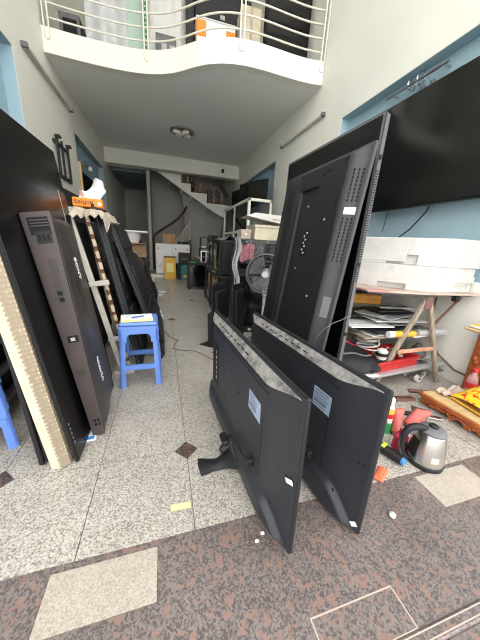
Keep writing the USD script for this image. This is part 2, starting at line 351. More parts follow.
# ceiling below the balcony: a slab with an S-shaped front lip
cs = CubicSpline([-1.5, -1.02, -0.55, -0.05, 0.32, 0.58, 0.84, 1.11, 1.65, 2.4], [5.06, 5.085, 5.08, 4.985, 4.775, 4.54, 4.373, 4.296, 4.285, 4.255])
lipx = np.linspace(XL, XR, 60); lip = [(x, float(cs(x))) for x in lipx]
ce = struct('ceiling')
put('balcony_slab', MB().prism(Polygon(lip + [(XR, 13.0), (XL, 13.0)]), 0.15, z0=ZC), 'ceiling_paint', ce, smooth=30)
put('balcony_lip', MB().prism(LineString(lip).buffer(0.06, cap_style=2).intersection(sbox(XL, 0, XR, 9)), 0.29, z0=ZC - 0.004), 'wall_paint', struct('trim_2'), smooth=30)
put('roof', MB().box((XL - 0.2, 1.6, ZTOP), (XR + 0.2, 8.6, ZTOP + 0.15)), 'ceiling_paint', struct('ceiling_upper'), smooth=False)
tr = struct('trim_1')
put('beam', MB().box((XL, YB, 3.08), (XR, YB + 0.3, ZC + 0.02)), 'wall_paint', tr, smooth=False)
put('sensor', MB().box((1.83, 8.74, 3.2), (1.9, 8.8, 3.3), 0.008), 'matt_black', tr)
put('wire', MB().rod((1.865, 8.79, 3.3), (1.865, 8.79, 3.45), 0.006), 'cable_grey', tr)
for k in range(4): put('ceiling_louver', MB().box((-1.42, 9.25 + k * 0.75, 2.98), (-0.5, 9.75 + k * 0.75, 3.06), 0.02), 'dark_panel', tr)
put('louver_frame', MB().box((XL, 9.1, 3.06), (-0.4, 12.6, 3.12)), 'grey_paint', tr, smooth=False)

# ------------------------------------------------------------------ staircase at the back
st = thing('staircase', 'white winding staircase with dark wooden treads at the back of the room', 'staircase', kind=None)
YS = 9.2
lev = [(0.25, 3.2), (0.25, 3.14), (0.62, 3.14), (0.62, 2.86), (0.92, 2.86), (0.92, 2.62), (1.45, 2.62), (1.45, 2.34), (1.97, 2.34), (2.38, 2.30), (2.38, 1.95), (2.0, 1.95), (1.72, 2.06), (1.25, 2.33), (0.75, 2.6), (0.2, 2.92), (-0.37, 3.24)]
put('stringer', MB().prism(Polygon(lev), 0.1, XZ(YS + 0.1)), 'wall_paint', st, smooth=False)
for k, (xa, xb_, z) in enumerate([(0.25, 0.64, 3.14), (0.62, 0.94, 2.86), (0.92, 1.47, 2.62), (1.45, 1.99, 2.34)]):
    put('step', MB().box((xa - 0.01, YS - 0.03, z), (xb_, YS + 0.9, z + 0.035), 0.008), 'step_wood', st)
    put('riser', MB().box((xa, YS + 0.1, z - 0.27), (xa + 0.02, YS + 0.9, z)), 'wall_paint', st, smooth=False)
# curved soffit sweeping from the upper flight to the floor
u, v = grid(20, 14)
P0 = np.stack([0.62 + 1.55 * u, YS + 0.02 + 0 * u, 2.66 - 0.75 * u], -1)
ang = v * math.pi / 2
P = np.stack([P0[..., 0] * (1 - v) + (0.86 + 1.2 * u) * v, YS + 0.04 + 0.95 * np.sin(ang), P0[..., 2] * np.cos(ang * 0.92) + 0.1], -1)
put('soffit', sheet(P, 0.04), 'grey_paint', st, smooth=60)
for k in range(6):
    put('lower_step', MB().box((0.05 + k * 0.15, 9.7, 0.1), (0.24 + k * 0.15, 10.6, 0.28 + k * 0.17), 0.01), 'step_wood', st)
pts = [(-0.31, 9.3, 1.1), (-0.26, 9.3, 1.22), (-0.05, 9.35, 1.38), (0.3, 9.4, 1.62), (0.55, 9.42, 1.83), (0.72, 9.43, 2.05), (0.8, 9.43, 2.2)]
put('handrail', MB().tube(pts, 0.035, 10), 'step_wood', st)
put('newel_post', MB().rod((-0.3, 9.3, 0.08), (-0.3, 9.3, 1.12), 0.035), 'step_wood', st)
for k in range(6): put('rail_bar', MB().tube([(0.25 + k * 0.02, 9.5, 0.55 + k * 0.09), (0.6, 9.5, 0.75 + k * 0.1), (0.95, 9.52, 1.25 + k * 0.11)], 0.02, 6), 'white_wood', st)
for k in range(3): put('upper_rail_bar', MB().rod((0.66, YS - 0.02, 3.22 + k * 0.14 - 0.05), (1.98, YS - 0.02, 2.44 + k * 0.14 - 0.05), 0.011, n=6), 'steel', st)
for x, z in ((0.66, 2.88), (1.2, 2.64), (1.96, 2.36)): put('upper_rail_post', MB().rod((x, YS - 0.02, z), (x, YS - 0.02, z + 0.55), 0.014, n=6), 'steel', st)
for n_, lo, hi, mt, lb in (('carton', (0.68, 9.35, 2.9), (0.98, 9.7, 3.2), 'brown_wood', 'dark brown carton high on the second visible stair step'), ('carton', (1.05, 9.35, 2.66), (1.42, 9.75, 2.98), 'dull_cardboard', 'tan cardboard carton on the middle stair step behind the rail'),
                           ('carton', (1.5, 9.35, 2.38), (1.93, 9.75, 2.8), 'brown_wood', 'tall brown carton on the lowest visible step of the upper stairs')):
    c = thing(n_, lb, 'box'); put('body', MB().box(lo, hi, 0.006), mt, c)
    put('tape', MB().box(((lo[0] + hi[0]) / 2 - 0.02, lo[1] - 0.001, lo[2]), ((lo[0] + hi[0]) / 2 + 0.02, hi[1], hi[2] + 0.001)), 'cloth_tan', c)
c = thing('picture_frame', 'small black framed sign on the topmost stair step under the beam', 'picture')
put('frame', MB().box((0.27, 9.35, 3.18), (0.56, 9.38, 3.3), 0.004), 'matt_black', c); put('emblem', MB().tube([(0.415 + 0.06 * math.cos(t), 9.345, 3.24 + 0.03 * math.sin(t)) for t in np.linspace(0, 6.28, 13)[:-1]], 0.008, 6, True), 'green_board', c)

# ------------------------------------------------------------------ balcony railing and the goods behind it
ra = thing('balcony_railing', 'cream painted balcony railing of curved horizontal tubes on looped posts', 'railing')
cz = lambda x: float(cs(min(max(x, XL), XR)))
rx = np.linspace(-1.44, 2.36, 70)
for z in (3.87, 4.03, 4.19, 4.35, 4.51, 4.67): put('rail', MB().tube([(x, cz(x) + 0.0, z) for x in rx], 0.012, 8), 'rail_paint', ra, smooth=True)
for x in (-1.43, -0.155, 1.11, 2.35):
    y = cz(x) - 0.045; m = MB()
    loop = [(x - 0.028, y - 0.02, 4.7), (x - 0.028, y - 0.02, 3.66)] + [(x + 0.028 * math.cos(t), y - 0.02, 3.63 + 0.028 * math.sin(t)) for t in np.linspace(math.pi, 2 * math.pi, 7)] + [(x + 0.028, y - 0.02, 3.66), (x + 0.028, y - 0.02, 4.7)]
    put('post', m.tube(loop, 0.011, 8), 'rail_paint', ra)
ZB = 3.6
def crate(name, label, cat, lo, hi, mt, parts=(), bev=0.008, rz=0, group=None):
    lo, hi = np.array(lo, float), np.array(hi, float); c0 = np.array([(lo[0] + hi[0]) / 2, (lo[1] + hi[1]) / 2, lo[2]])
    t = thing(name, label, cat, c0, rz, group); put('body', MB().box(lo - c0, hi - c0, bev), mt, t)
    for nm, a, b, m2 in parts: put(nm, MB().box(np.array(a) - c0, np.array(b) - c0, min(0.004, bev)), m2, t)
    return t
crate('storage_box', 'grey box with dark opening at the left end of the balcony', 'box', (-1.35, 5.3, ZB), (-1.08, 5.7, 4.12), 'grey_plastic', [('opening', (-1.3, 5.29, 3.75), (-1.12, 5.3, 4.05), 'hole')])
crate('speaker_box', 'narrow black box behind the leftmost railing on the balcony', 'box', (-1.02, 5.35, ZB), (-0.82, 5.7, 4.6), 'matt_black', [('grille', (-1.0, 5.34, 3.8), (-0.84, 5.352, 4.5), 'gloss_black')])
u, v = grid(26, 20); bx = -1.0 + 0.86 * u
P = np.stack([bx, 5.24 + 0.03 * np.sin(u * 17) + 0.05 * meshkit.noise(np.stack([u * 5, v * 4, 0 * u], -1), 4), 3.63 + 1.2 * v], -1)
single('plastic_sheet', sheet(P, 0.003), 'plastic_film', 'translucent white plastic sheet draped behind the left balcony railing', 'plastic sheet')
t = thing('circuit_strip', 'long green circuit strip standing upright beside the second railing post', 'circuit board'); put('board', MB().box((-0.19, 5.12, 3.62), (-0.13, 5.13, 4.6)), 'green_board', t)
for k in range(14): put('diode', MB().box((-0.17, 5.113, 3.68 + k * 0.064), (-0.15, 5.121, 3.7 + k * 0.064)), 'white_plastic', t)
single('plastic_board', MB().box((-0.42, 5.2, 3.62), (-0.2, 5.215, 4.5)), 'pale_green', 'pale green upright board behind the plastic sheet on the balcony', 'board')
u, v = grid(22, 22); nz = meshkit.fbm(np.stack([u * 3, v * 3, 0 * u], -1), 3, 7)
P = np.stack([-0.1 + 0.46 * u + 0.03 * (v - 0.5), 5.15 - 0.05 * u ** 2 + 0.06 * nz, 3.62 + 1.15 * v], -1)
single('plastic_bag', sheet(P, 0.01), 'white_plastic', 'large smooth white plastic bag standing behind the middle balcony railing', 'bag')
t = thing('junction_box', 'small dark grey box with sockets in front of the white bag on the balcony', 'box', (0.16, 5.02, 3.62))
put('body', MB().box((-0.18, 0, 0), (0.12, 0.06, 0.40), 0.01), 'grey_plastic', t); put('socket', MB().box((-0.1, -0.006, 0.2), (-0.02, 0.002, 0.28), 0.004), 'cable_grey', t); put('socket', MB().box((0.02, -0.006, 0.2), (0.1, 0.002, 0.28), 0.004), 'cable_grey', t)
crate('flat_panel_television', 'black television standing on edge right of the white bag upstairs', 'television', (0.43, 5.03, ZB), (0.55, 5.5, 4.8), 'black_plastic', [('screen', (0.425, 5.05, 3.65), (0.43, 5.48, 4.76), 'screen')])
crate('wooden_chest', 'pale box under the orange and white carton on the balcony', 'box', (0.56, 4.76, ZB + 0.005), (1.14, 5.02, 3.8), 'foam_old', [('band', (0.558, 4.755, 3.68), (1.142, 5.022, 3.7), 'grey_plastic')], rz=-0.02)
t = crate('goods_carton', 'orange and white printed carton lying tilted behind the balcony railing', 'box', (0.56, 4.76, 3.805), (1.14, 5.02, 4.17), 'white_paper', [('orange_panel', (0.558, 4.755, 3.96), (0.70, 5.022, 4.15), 'orange_card'), ('orange_panel', (1.0, 4.755, 3.90), (1.142, 5.022, 4.1), 'orange_card'), ('lid_edge', (0.55, 4.75, 4.165), (1.15, 5.03, 4.185), 'white_plastic')], rz=-0.02)
put('printed_mark', MB().box((-0.12, -0.135, 0.06), (-0.07, -0.1302, 0.12)).box((-0.05, -0.135, 0.06), (0.0, -0.1302, 0.12)), 'grey_plastic', t)
crate('black_case', 'big black equipment case behind the orange and white carton upstairs', 'case', (0.58, 5.2, ZB + 0.02), (1.5, 5.7, 4.85), 'matt_black', [('logo_plate', (0.98, 5.19, 4.5), (1.06, 5.2, 4.56), 'cable_grey'), ('latch', (0.8, 5.185, 4.3), (0.86, 5.2, 4.4), 'grey_plastic')])
crate('switch_box', 'beige electrical box right of the third railing post on the balcony', 'box', (1.2, 4.6, ZB), (1.52, 4.9, 3.98), 'cloth_tan', [('socket_plate', (1.3, 4.59, 3.76), (1.44, 4.6, 3.86), 'grey_plastic')])
crate('white_carton', 'whitish carton standing on top of the beige electrical box upstairs', 'box', (1.2, 4.65, 3.982), (1.5, 4.95, 4.4), 'foam_old', [('tape', (1.33, 4.645, 3.99), (1.37, 4.952, 4.402), 'cloth_tan')])
crate('flat_panel_television', 'large dark television leaning behind the right end of the balcony railing', 'television', (1.56, 4.62, ZB), (2.3, 4.7, 4.9), 'gloss_black', [('screen', (1.6, 4.612, 3.66), (2.26, 4.62, 4.84), 'screen')])

# ------------------------------------------------------------------ lamps, brackets on the walls
def tube_lamp(label, x, s, ya, yb_, z):
    t = thing('tube_lamp', label, 'lamp', (x, ya, z)); L = yb_ - ya
    put('mount', MB().box((0, 0.03, -0.022), (s * 0.03, L - 0.03, 0.022), 0.004), 'white_plastic', t)
    put('tube', MB().rod((s * 0.05, 0.03, 0), (s * 0.05, L - 0.03, 0), 0.016, n=12), 'shade_glass', t)
    for y in (0.0, L - 0.04): put('end_cap', MB().box((0, y, -0.028), (s * 0.07, y + 0.04, 0.028), 0.008), 'grey_plastic', t)
tube_lamp('long unlit tube lamp high on the left wall', XL, 1, 4.25, 5.9, 3.12)
tube_lamp('unlit tube lamp on the right wall behind the tall televisions', XR, -1, 4.0, 5.48, 3.0)
t = thing('ceiling_lamp', 'dark ceiling lamp with four white petal shades under the balcony', 'lamp', (0.485, 6.84, ZC))
put('base_plate', MB().lathe([(0, 0), (0.27, 0), (0.27, -0.025), (0.24, -0.04), (0, -0.04)], n=32), 'lamp_base', t)
for k in range(4):
    a = k * math.pi / 2 + 0.5; R = trimesh.transformations.rotation_matrix(a, [0, 0, 1])
    m = trimesh.creation.icosphere(2, 1.0); m.apply_scale([0.105, 0.07, 0.045]); m.apply_translation([0.13, 0, -0.06]); put('petal_shade', MB().add(m, R), 'shade_glass', t, smooth=True)
put('knob', MB().lathe([(0, -0.1), (0.02, -0.095), (0.03, -0.07), (0.03, -0.04)], n=16), 'steel', t)
t = thing('wall_tube_fixture', 'silver bar lamp with two rings on the blue recess above the wall television', 'lamp', (XR + 0.13, 2.16, 2.69))
put('bar', MB().tube([(-0.09, 0, 0), (-0.09, 0.67, 0)], 0.014, 10), 'steel', t)
for y in (0.3, 0.4): put('ring', MB().tube([(-0.05 + 0.05 * math.cos(q), y, 0.02 + 0.05 * math.sin(q)) for q in np.linspace(0, 2 * math.pi, 17)[:-1]], 0.009, 6, True), 'steel', t)
for y in (0.05, 0.6): put('stand_off', MB().rod((-0.09, y, 0), (0.0, y, 0), 0.01), 'steel', t)
t = thing('wall_switch_unit', 'grey bracket unit with two knobs below the silver bar lamp', 'bracket', (XR + 0.13, 2.27, 2.58))
put('body', MB().box((-0.07, 0, -0.03), (0, 0.2, 0.02), 0.012), 'grey_plastic', t)
for y in (0.05, 0.15): put('knob', MB().rod((-0.04, y, 0.02), (-0.05, y, 0.055), 0.022), 'grey_plastic', t)
t = thing('wall_mount', 'black metal television bracket hanging empty on the left wall', 'bracket', (XL + 0.005, 4.86, 1.9))
for y, wd in ((0.04, 0.02), (0.24, 0.008), (0.50, 0.02)): put('vertical_rail', MB().box((0.03, y - wd, -0.03), (0.06, y + wd, 0.52), 0.004), 'matt_black', t)
for z in (0.02, 0.46): put('cross_bar', MB().box((0.0, 0.0, z - 0.022), (0.03, 0.62, z + 0.022), 0.003), 'matt_black', t)
for y in (0.04, 0.5): put('hook', MB().box((0.03, y - 0.035, 0.5), (0.1, y + 0.035, 0.54), 0.004), 'matt_black', t)
def hanging(label, pts, r=0.006, mt='cable_black'): return single('cable', MB().tube(pts, r, 6), mt, label, 'cable', smooth=True)
hanging('black power cable dangling below the wall television over the foam', [(XR + 0.0, 1.95, 1.56), (XR + 0.03, 2.02, 1.45), (XR + 0.04, 2.16, 1.3), (XR + 0.02, 2.28, 1.2)], 0.007)
hanging('short thin cord hanging under the wall television near the tall televisions', [(XR + 0.05, 2.5, 1.53), (XR + 0.06, 2.52, 1.4), (XR + 0.05, 2.53, 1.28)], 0.004)
hanging('brown cable curving down the right wall beside the trestle legs', [(XR - 0.03, 1.66, 0.78), (XR - 0.02, 1.67, 0.5), (XR - 0.02, 1.62, 0.32), (XR - 0.03, 1.52, 0.2), (XR - 0.04, 1.35, 0.12), (XR - 0.05, 1.2, 0.12)], 0.009, 'cable_brown')
hanging('thin grey cable lying in loops on the terrazzo floor', [(-0.03, 3.05, 0.005), (0.06, 2.75, 0.005), (0.13, 2.67, 0.005), (0.09, 2.55, 0.005), (0.07, 2.45, 0.005), (0.12, 2.4, 0.005), (0.28, 2.35, 0.005), (0.36, 2.22, 0.005), (0.43, 2.1, 0.005)], 0.0035, 'grey_plastic')

# wall television in the right recess
t = thing('wall_television', 'huge black wall television hanging in the blue recess on the right', 'television', T=frame((2.36, 1.02, 1.5), math.pi / 2, -0.02))
wv, hv = 1.72, 1.05
put('body', MB().box((0, -0.05, 0), (wv, 0, hv), 0.006), 'gloss_black', t); put('screen', MB().box((0.012, 0, 0.02), (wv - 0.012, 0.002, hv - 0.012)), 'screen', t)
put('mount_arm', MB().box((0.5, -0.12, 0.3), (1.2, -0.05, 0.7), 0.01), 'matt_black', t)

# ------------------------------------------------------------------ the two televisions standing in front
def sticker(t, x0, x1, z0, z1, y, lines=5, seed=1):
    p = put('label_sticker', MB().box((x0, y, z0), (x1, y + 0.0012, z1)), 'label_paper', t, label='pale blue printed sticker'); r = random.Random(seed); m = MB()
    for k in range(lines):
        zz = z0 + (z1 - z0) * (k + 0.7) / (lines + 0.6); a = x1 - 0.008; L = (x1 - x0 - 0.016) * (0.45 + 0.5 * r.random())
        m.box((a - L, y + 0.001, zz), (a, y + 0.0018, zz + (0.010 if k in (1,) else 0.0035)))
    put('sticker_print', m, 'label_print', p)
def floor_tv(label, T, w, h, hump, sticker_box, slip, with_ports, seed):
    t = thing('flat_screen_television', label, 'television', T=T)
    put('front_frame', MB().box((0, -0.012, 0), (w, 0.006, h), 0.004), 'matt_black', t)
    put('screen', MB().box((0.01, -0.0135, 0.016), (w - 0.01, -0.0115, h - 0.01)), 'screen', t)
    zb = lambda x: hump * np.clip(sm(x, -0.01, 0.16), 0.25, 1)
    def f(x, z):
        base = 0.008 + 0.030 * sm(x, 0.0, 0.20) * sm(w - x, 0, 0.12)
        top = 0.007 + np.maximum(h - 0.012 - z, 0) * 0.85
        y = np.minimum(base, top)
        hmp = 0.024 * sm(zb(x) - z, -0.006, 0.028) * sm(x, 0.0, 0.06)
        y = y + hmp * sm(z, -0.002, 0.012)
        return np.where((z < 0.006) | (z > h - 0.006) | (x < 0.004) | (x > w - 0.004), 0.006, y)
    xs = np.concatenate([[0.002, 0.006], np.linspace(0.012, 0.24, 34), np.linspace(0.26, w - 0.13, 36), np.linspace(w - 0.12, w - 0.002, 14)])
    zs = np.concatenate([[0.001, 0.006, 0.01], np.linspace(0.014, hump + 0.05, 30), np.linspace(hump + 0.06, h - 0.08, 18), np.linspace(h - 0.075, h - 0.012, 14), [h - 0.007, h - 0.002]])
    s = shell(w, h, f, xs, zs)
    put('back_cover', s, 'slate_plastic', t, smooth=40)
    xu = np.concatenate([np.linspace(0.02, 0.26, 40), np.linspace(0.27, w - 0.02, 50)]); v_ = np.linspace(0, 1, 6)
    depth = 0.008 + 0.030 * sm(xu, 0, 0.2) * sm(w - xu, 0, 0.12); zl = h - 0.012 - (depth - 0.007) / 0.85
    Z_ = zl[:, None] + (h - 0.0125 - zl[:, None]) * v_[None, :]; Y_ = 0.007 + (h - 0.012 - Z_) * 0.85 + 0.0012
    put('top_bevel', sheet(np.stack([np.repeat(xu[:, None], 6, 1), Y_, Z_], -1), 0.0016), 'dusty_plastic', t, smooth=30, label='sloped top edge of the back, grey with dust')
    yb_ = 0.038
    for k, (xa, zz) in enumerate(((0.19, 0.066), (0.17, 0.082))):
        put('vent_slot', MB().box((xa, yb_ - 0.004, h - zz), (w - 0.2, yb_ + 0.0015, h - zz + 0.006), 0.0015), 'hole', t)
    for k in range(9): put('vent_hole', MB().box((0.40 + k * 0.055, yb_ - 0.014, h - 0.034), (0.43 + k * 0.055, yb_ - 0.0085, h - 0.029), 0.0015), 'hole', t)
    x0, x1, z0, z1 = sticker_box; sticker(t, x0, x1, z0, z1, yb_, 6, seed)
    # pressed panel outline
    po = Polygon([(0.05, 0.13), (0.19, 0.13), (0.19, h - 0.16), (0.17, h - 0.14), (0.07, h - 0.14)])
    T2_ = axes((0, 0, 0), (1, 0, 0), (0, 0, 1), (0, -1, 0))
    if with_ports:
        for k in range(6): put('port', MB().box((w - 0.21, yb_ - 0.002, 0.20 + k * 0.034), (w - 0.195, yb_ + 0.0012, 0.22 + k * 0.034), 0.001), 'cable_grey' if k % 2 else 'white_plastic', t)
        put('port_panel', MB().box((w - 0.26, yb_ - 0.003, 0.16), (w - 0.12, yb_ + 0.0006, 0.44), 0.002), 'matt_black', t)
    put('access_panel', MB().prism(Polygon([(0.2, 0.14), (0.205, 0.14), (0.205, h - 0.2), (0.2, h - 0.2)]), 0.0012, XZ(yb_ + 0.001)).prism([(0.2, 0.14), (0.3, 0.14), (0.3, 0.145), (0.2, 0.145)], 0.0012, XZ(yb_ + 0.001)), 'matt_black', t)
    put('power_inlet', MB().box((0.24, yb_ - 0.006, 0.135), (0.29, yb_ + 0.004, 0.175), 0.003), 'hole', t)
    for x, z in ((0.47, h - 0.25), (0.47, 0.2), (0.7, h - 0.25), (0.7, 0.2), (0.05, h * 0.48), (0.03, 0.3), (0.12, 0.1)):
        put('screw', MB().rod((x, float(f(x, z)) - 0.002, z), (x, float(f(x, z)) + 0.0015, z), 0.006, n=10), 'hole', t)
    (xa, za), (xb_, zb_) = slip
    yy = float(f((xa + xb_) / 2, (za + zb_) / 2)) + 0.004
    put('paper_slip', MB().bar((xa, yy, za), (xb_, yy, zb_), 0.016, 0.001, up=(0, 1, 0)), 'white_paper', t, label='small white paper slip')
    for k in range(3): put('clip_slot', MB().box((0.42 + k * 0.03, 0.05, hump - 0.045), (0.435 + k * 0.03, 0.0645, hump - 0.03), 0.002), 'hole', t)
    # stand: neck under the back and a flared foot
    sx = 0.47
    if with_ports:
        nk = MB().add(hullspheres([(sx + 0.06, 0.02, 0.02), (sx + 0.03, 0.06, 0.06), (sx - 0.10, 0.04, 0.0)], [0.026, 0.024, 0.02])).add(hullspheres([(sx + 0.02, 0.06, 0.055), (sx + 0.02, 0.10, 0.03), (sx + 0.05, 0.05, 0.05)], [0.024, 0.02, 0.024]))
        put('stand_neck', nk, 'black_plastic', t, smooth=60)
        u, v = grid(20, 14)
        half = 0.10 - 0.066 * sm(u, 0.0, 0.5) + 0.016 * sm(u, 0.6, 1.0); mid = sx - 0.02 + 0.02 * u
        zz = -0.03 + 0.05 * (1 - sm(u, 0, 0.6)) + 0.016 * np.cos((v - 0.5) * math.pi) * (1 - 0.3 * u)
        P = np.stack([mid + (v - 0.5) * 2 * half, 0.03 + 0.20 * u - 0.012 * np.abs(v - 0.5) * u, zz], -1)
        put('stand_foot', sheet(P[:, ::-1], 0.012), 'black_plastic', t, smooth=50)
        put('stand_clamp', MB().cbox((sx + 0.04, 0.09, 0.07), (0.08, 0.035, 0.03), 0.008), 'black_plastic', t)
    put('power_cord', MB().tube([(0.268, yb_ + 0.002, 0.155), (0.275, yb_ + 0.03, 0.155), (0.31, yb_ + 0.03, 0.15), (0.38, yb_ + 0.03, 0.15), (0.45, yb_ + 0.035, 0.14), (0.5, 0.085, 0.1)], 0.004, 6), 'cable_black', t, smooth=True)
    put('plug', MB().box((0.25, yb_ + 0.002, 0.14), (0.285, yb_ + 0.032, 0.17), 0.005), 'rubber', t)
    return t
floor_tv('black television standing on its flared stand in front, nearest and leftmost of the two', frame((0.384, 0.512, 0.04), 1.618, 0.014, -0.018), 1.095, 0.602, 0.10, (0.222, 0.338, 0.365, 0.448), ((0.028, 0.322), (-0.012, 0.303)) and ((0.05, 0.275), (0.012, 0.30)), True, 3)
floor_tv('black television standing in front close to the spray can, right of its twin', frame((0.676, 0.517, 0.016), 1.658, 0.0, -0.014), 1.055, 0.612, 0.125, (0.2, 0.308, 0.385, 0.472), ((0.035, 0.018), (0.008, 0.05)), False, 5)

# ------------------------------------------------------------------ the tall pair leaning upright at the right
t = thing('large_television', 'tallest black television standing upright on its short side at the right', 'television', T=frame((1.055, 1.24, 0.012), 1.61, -0.015, 0))
w, h = 0.985, 1.715
put('front_frame', MB().box((0, -0.012, 0), (w, 0.0, h), 0.003), 'matt_black', t)
put('screen', MB().box((0.014, -0.001, 0.016), (w - 0.014, 0.0012, h - 0.016)), 'gloss_black', t)
put('side_cover', MB().prism([(0.002, 0), (w - 0.002, 0), (w - 0.06, -0.05), (0.02, -0.05)], h - 0.01, axes((0, 0, 0.005), (1, 0, 0), (0, 1, 0), (0, 0, 1))), 'grey_plastic', t)
for k in range(46): put('side_vent', MB().bar((0.0082, -0.016, 0.8635 + k * 0.013), (0.0168, -0.041, 0.8635 + k * 0.013), 0.006, 0.0016, up=(-0.94, -0.34, 0)), 'hole', t)
for z in (0.28, 0.52, 0.95, 1.5): put('side_notch', MB().box((0.0, -0.03, z), (0.008, -0.012, z + 0.022), 0.002), 'hole', t)
put('back_cover', MB().box((0.05, -0.085, 0.1), (w - 0.08, -0.05, h - 0.25), 0.02), 'black_plastic', t)
t = thing('large_television', 'black television with exposed sockets tilted against the tallest one', 'television', T=frame((0.82, 1.16, 0.012), 1.585, -0.11, 0))
w, h = 0.90, 1.555
def f2(x, z):
    y = 0.006 + 0.05 * sm(x, 0.0, 0.09) * sm(h - z, 0, 0.05) * sm(w - x, 0, 0.25) * sm(z, 0, 0.03)
    y = y + 0.016 * sm(x, 0.55, 0.6) * sm(w - x, 0, 0.2) * sm(h - z, 0.02, 0.14)
    rec = ((x > 0.335) & (x < 0.545) & (z > 0.36) & (z < 1.40)) * 0.018
    return np.where((x < 0.003) | (x > w - 0.003) | (z < 0.003) | (z > h - 0.003), 0.004, y - rec)
xs = np.unique(np.concatenate([[0.001, 0.004], np.linspace(0.006, 0.1, 22), np.linspace(0.11, 0.33, 10), [0.334, 0.336, 0.54, 0.5455], np.linspace(0.549, 0.61, 12), np.linspace(0.63, w - 0.001, 26)]))
zs = np.unique(np.concatenate([[0.001, 0.004], np.linspace(0.006, 0.35, 12), [0.358, 0.362], np.linspace(0.4, 1.36, 10), [1.398, 1.402], np.linspace(1.41, h - 0.001, 22)]))
s_ = shell(w, h, f2, xs, zs, region=lambda x, z: 'side' if x < 0.075 + 0.03 * (z / h) else 'back')
put('back_cover', s_['back'], 'black_plastic', t, smooth=38); put('side_cover', s_['side'], 'side_grey', t, smooth=38)
put('front_frame', MB().box((0, -0.016, 0), (w, 0.004, h), 0.004), 'side_grey', t)
put('screen', MB().box((0.012, -0.0175, 0.012), (w - 0.012, -0.0155, h - 0.012)), 'screen', t)
pp = put('socket_panel', MB().box((0.35, 0.03, 0.985), (0.43, 0.0415, 1.165), 0.002), 'hole', t)
for k in range(7): put('socket', MB().box((0.372 + 0.022 * (k % 2), 0.0405, 1.0 + k * 0.021), (0.388 + 0.022 * (k % 2), 0.045, 1.012 + k * 0.021), 0.002), 'cable_grey' if k % 3 else 'steel', pp)
put('long_slot', MB().bar((0.125, 0.056, 1.3), (0.115, 0.056, 0.55), 0.014, 0.003, up=(0, 1, 0)), 'hole', t)
for r_ in range(26):
    for c_ in range(3): 
        z = 0.98 + r_ * 0.018
        if not (1.2 < z < 1.27): put('grille_hole', MB().cbox((0.022 + c_ * 0.018, float(f2(0.022 + c_ * 0.018, z)) + 0.0006, z), (0.010, 0.004, 0.010), 0.0), 'hole', t)
put('shiny_patch', MB().bar((0.012, float(f2(0.012, 1.2)) + 0.002, 1.235), (0.06, float(f2(0.06, 1.2)) + 0.002, 1.235), 0.035, 0.003, up=(-0.75, 0.66, 0)), 'steel', t, label='shiny metal tape patch')
put('side_plate', MB().bar((0.02, float(f2(0.02, 0.7)) + 0.001, 0.72), (0.055, float(f2(0.055, 0.7)) + 0.001, 0.72), 0.12, 0.003, up=(-0.75, 0.66, 0)), 'grey_plastic', t)
for x, z in ((0.1, 1.49), (0.24, 1.46), (0.29, 1.45), (0.62, 1.3)): put('notch', MB().box((x, float(f2(x, z)) - 0.004, z), (x + 0.03, float(f2(x, z)) + 0.003, z + 0.016), 0.002), 'hole', t)
for x, z in ((0.44, 1.3), (0.44, 0.9), (0.2, 0.75), (0.2, 1.2)): put('screw', MB().rod((x, float(f2(x, z)) - 0.002, z), (x, float(f2(x, z)) + 0.002, z), 0.007), 'cable_grey', t)
put('wire', MB().tube([(0.03, 0.05, 0.50), (0.0, 0.06, 0.56), (-0.02, 0.04, 0.61), (-0.03, 0.0, 0.65), (-0.02, -0.06, 0.67), (0.0, -0.13, 0.70)], 0.0022, 6), 'grey_plastic', t, smooth=True)

# ------------------------------------------------------------------ left side: televisions leaning in a row
def left_T(x, y_near, w, lean): return frame((x, y_near + w, 0.004), -math.pi / 2, -lean)      # local x runs from the far to the near edge, back faces +y local
# far-left shelf with parts, second stool, thin black television
t = thing('storage_rack', 'dark slotted metal rack with black trays at the far left wall', 'shelf', (-1.44, 1.32, 0))
for x in (0, 0.5):
    for y in (0, 1.1): put('upright', MB().box((x, y, 0), (x + 0.035, y + 0.035, 1.3), 0.003), 'matt_black', t)
for k in range(5): put('shelf_board', MB().box((0, 0, 0.1 + k * 0.17), (0.56, 1.13, 0.12 + k * 0.17), 0.003), 'grey_plastic', t)
for k in range(5):
    for q in range(10): put('slot', MB().box((0.04 + q * 0.05, -0.002, 0.105 + k * 0.17), (0.065 + q * 0.05, 0.001, 0.116 + k * 0.17)), 'hole', t)
for k in range(4):
    c = thing('parts_tray', ['black plastic tray on the bottom shelf of the far left rack', 'black plastic tray on the second shelf of the far left rack', 'black tray holding an orange part on the third shelf of the far left rack', 'black plastic tray on the fourth shelf of the far left rack'][k], 'tray', (-1.4, 1.36, 0.122 + k * 0.17))
    m = MB().box((0, 0, 0), (0.46, 0.5, 0.012)).box((0, 0, 0), (0.46, 0.014, 0.1), 0.003).box((0, 0.486, 0), (0.46, 0.5, 0.1), 0.003).box((0, 0, 0), (0.014, 0.5, 0.1), 0.003).box((0.446, 0, 0), (0.46, 0.5, 0.1), 0.003)
    put('body', m, 'matt_black', c)
    if k == 2: put('part', MB().cbox((0.42, 0.0, 0.09), (0.1, 0.05, 0.035), 0.01), 'orange_red', c)
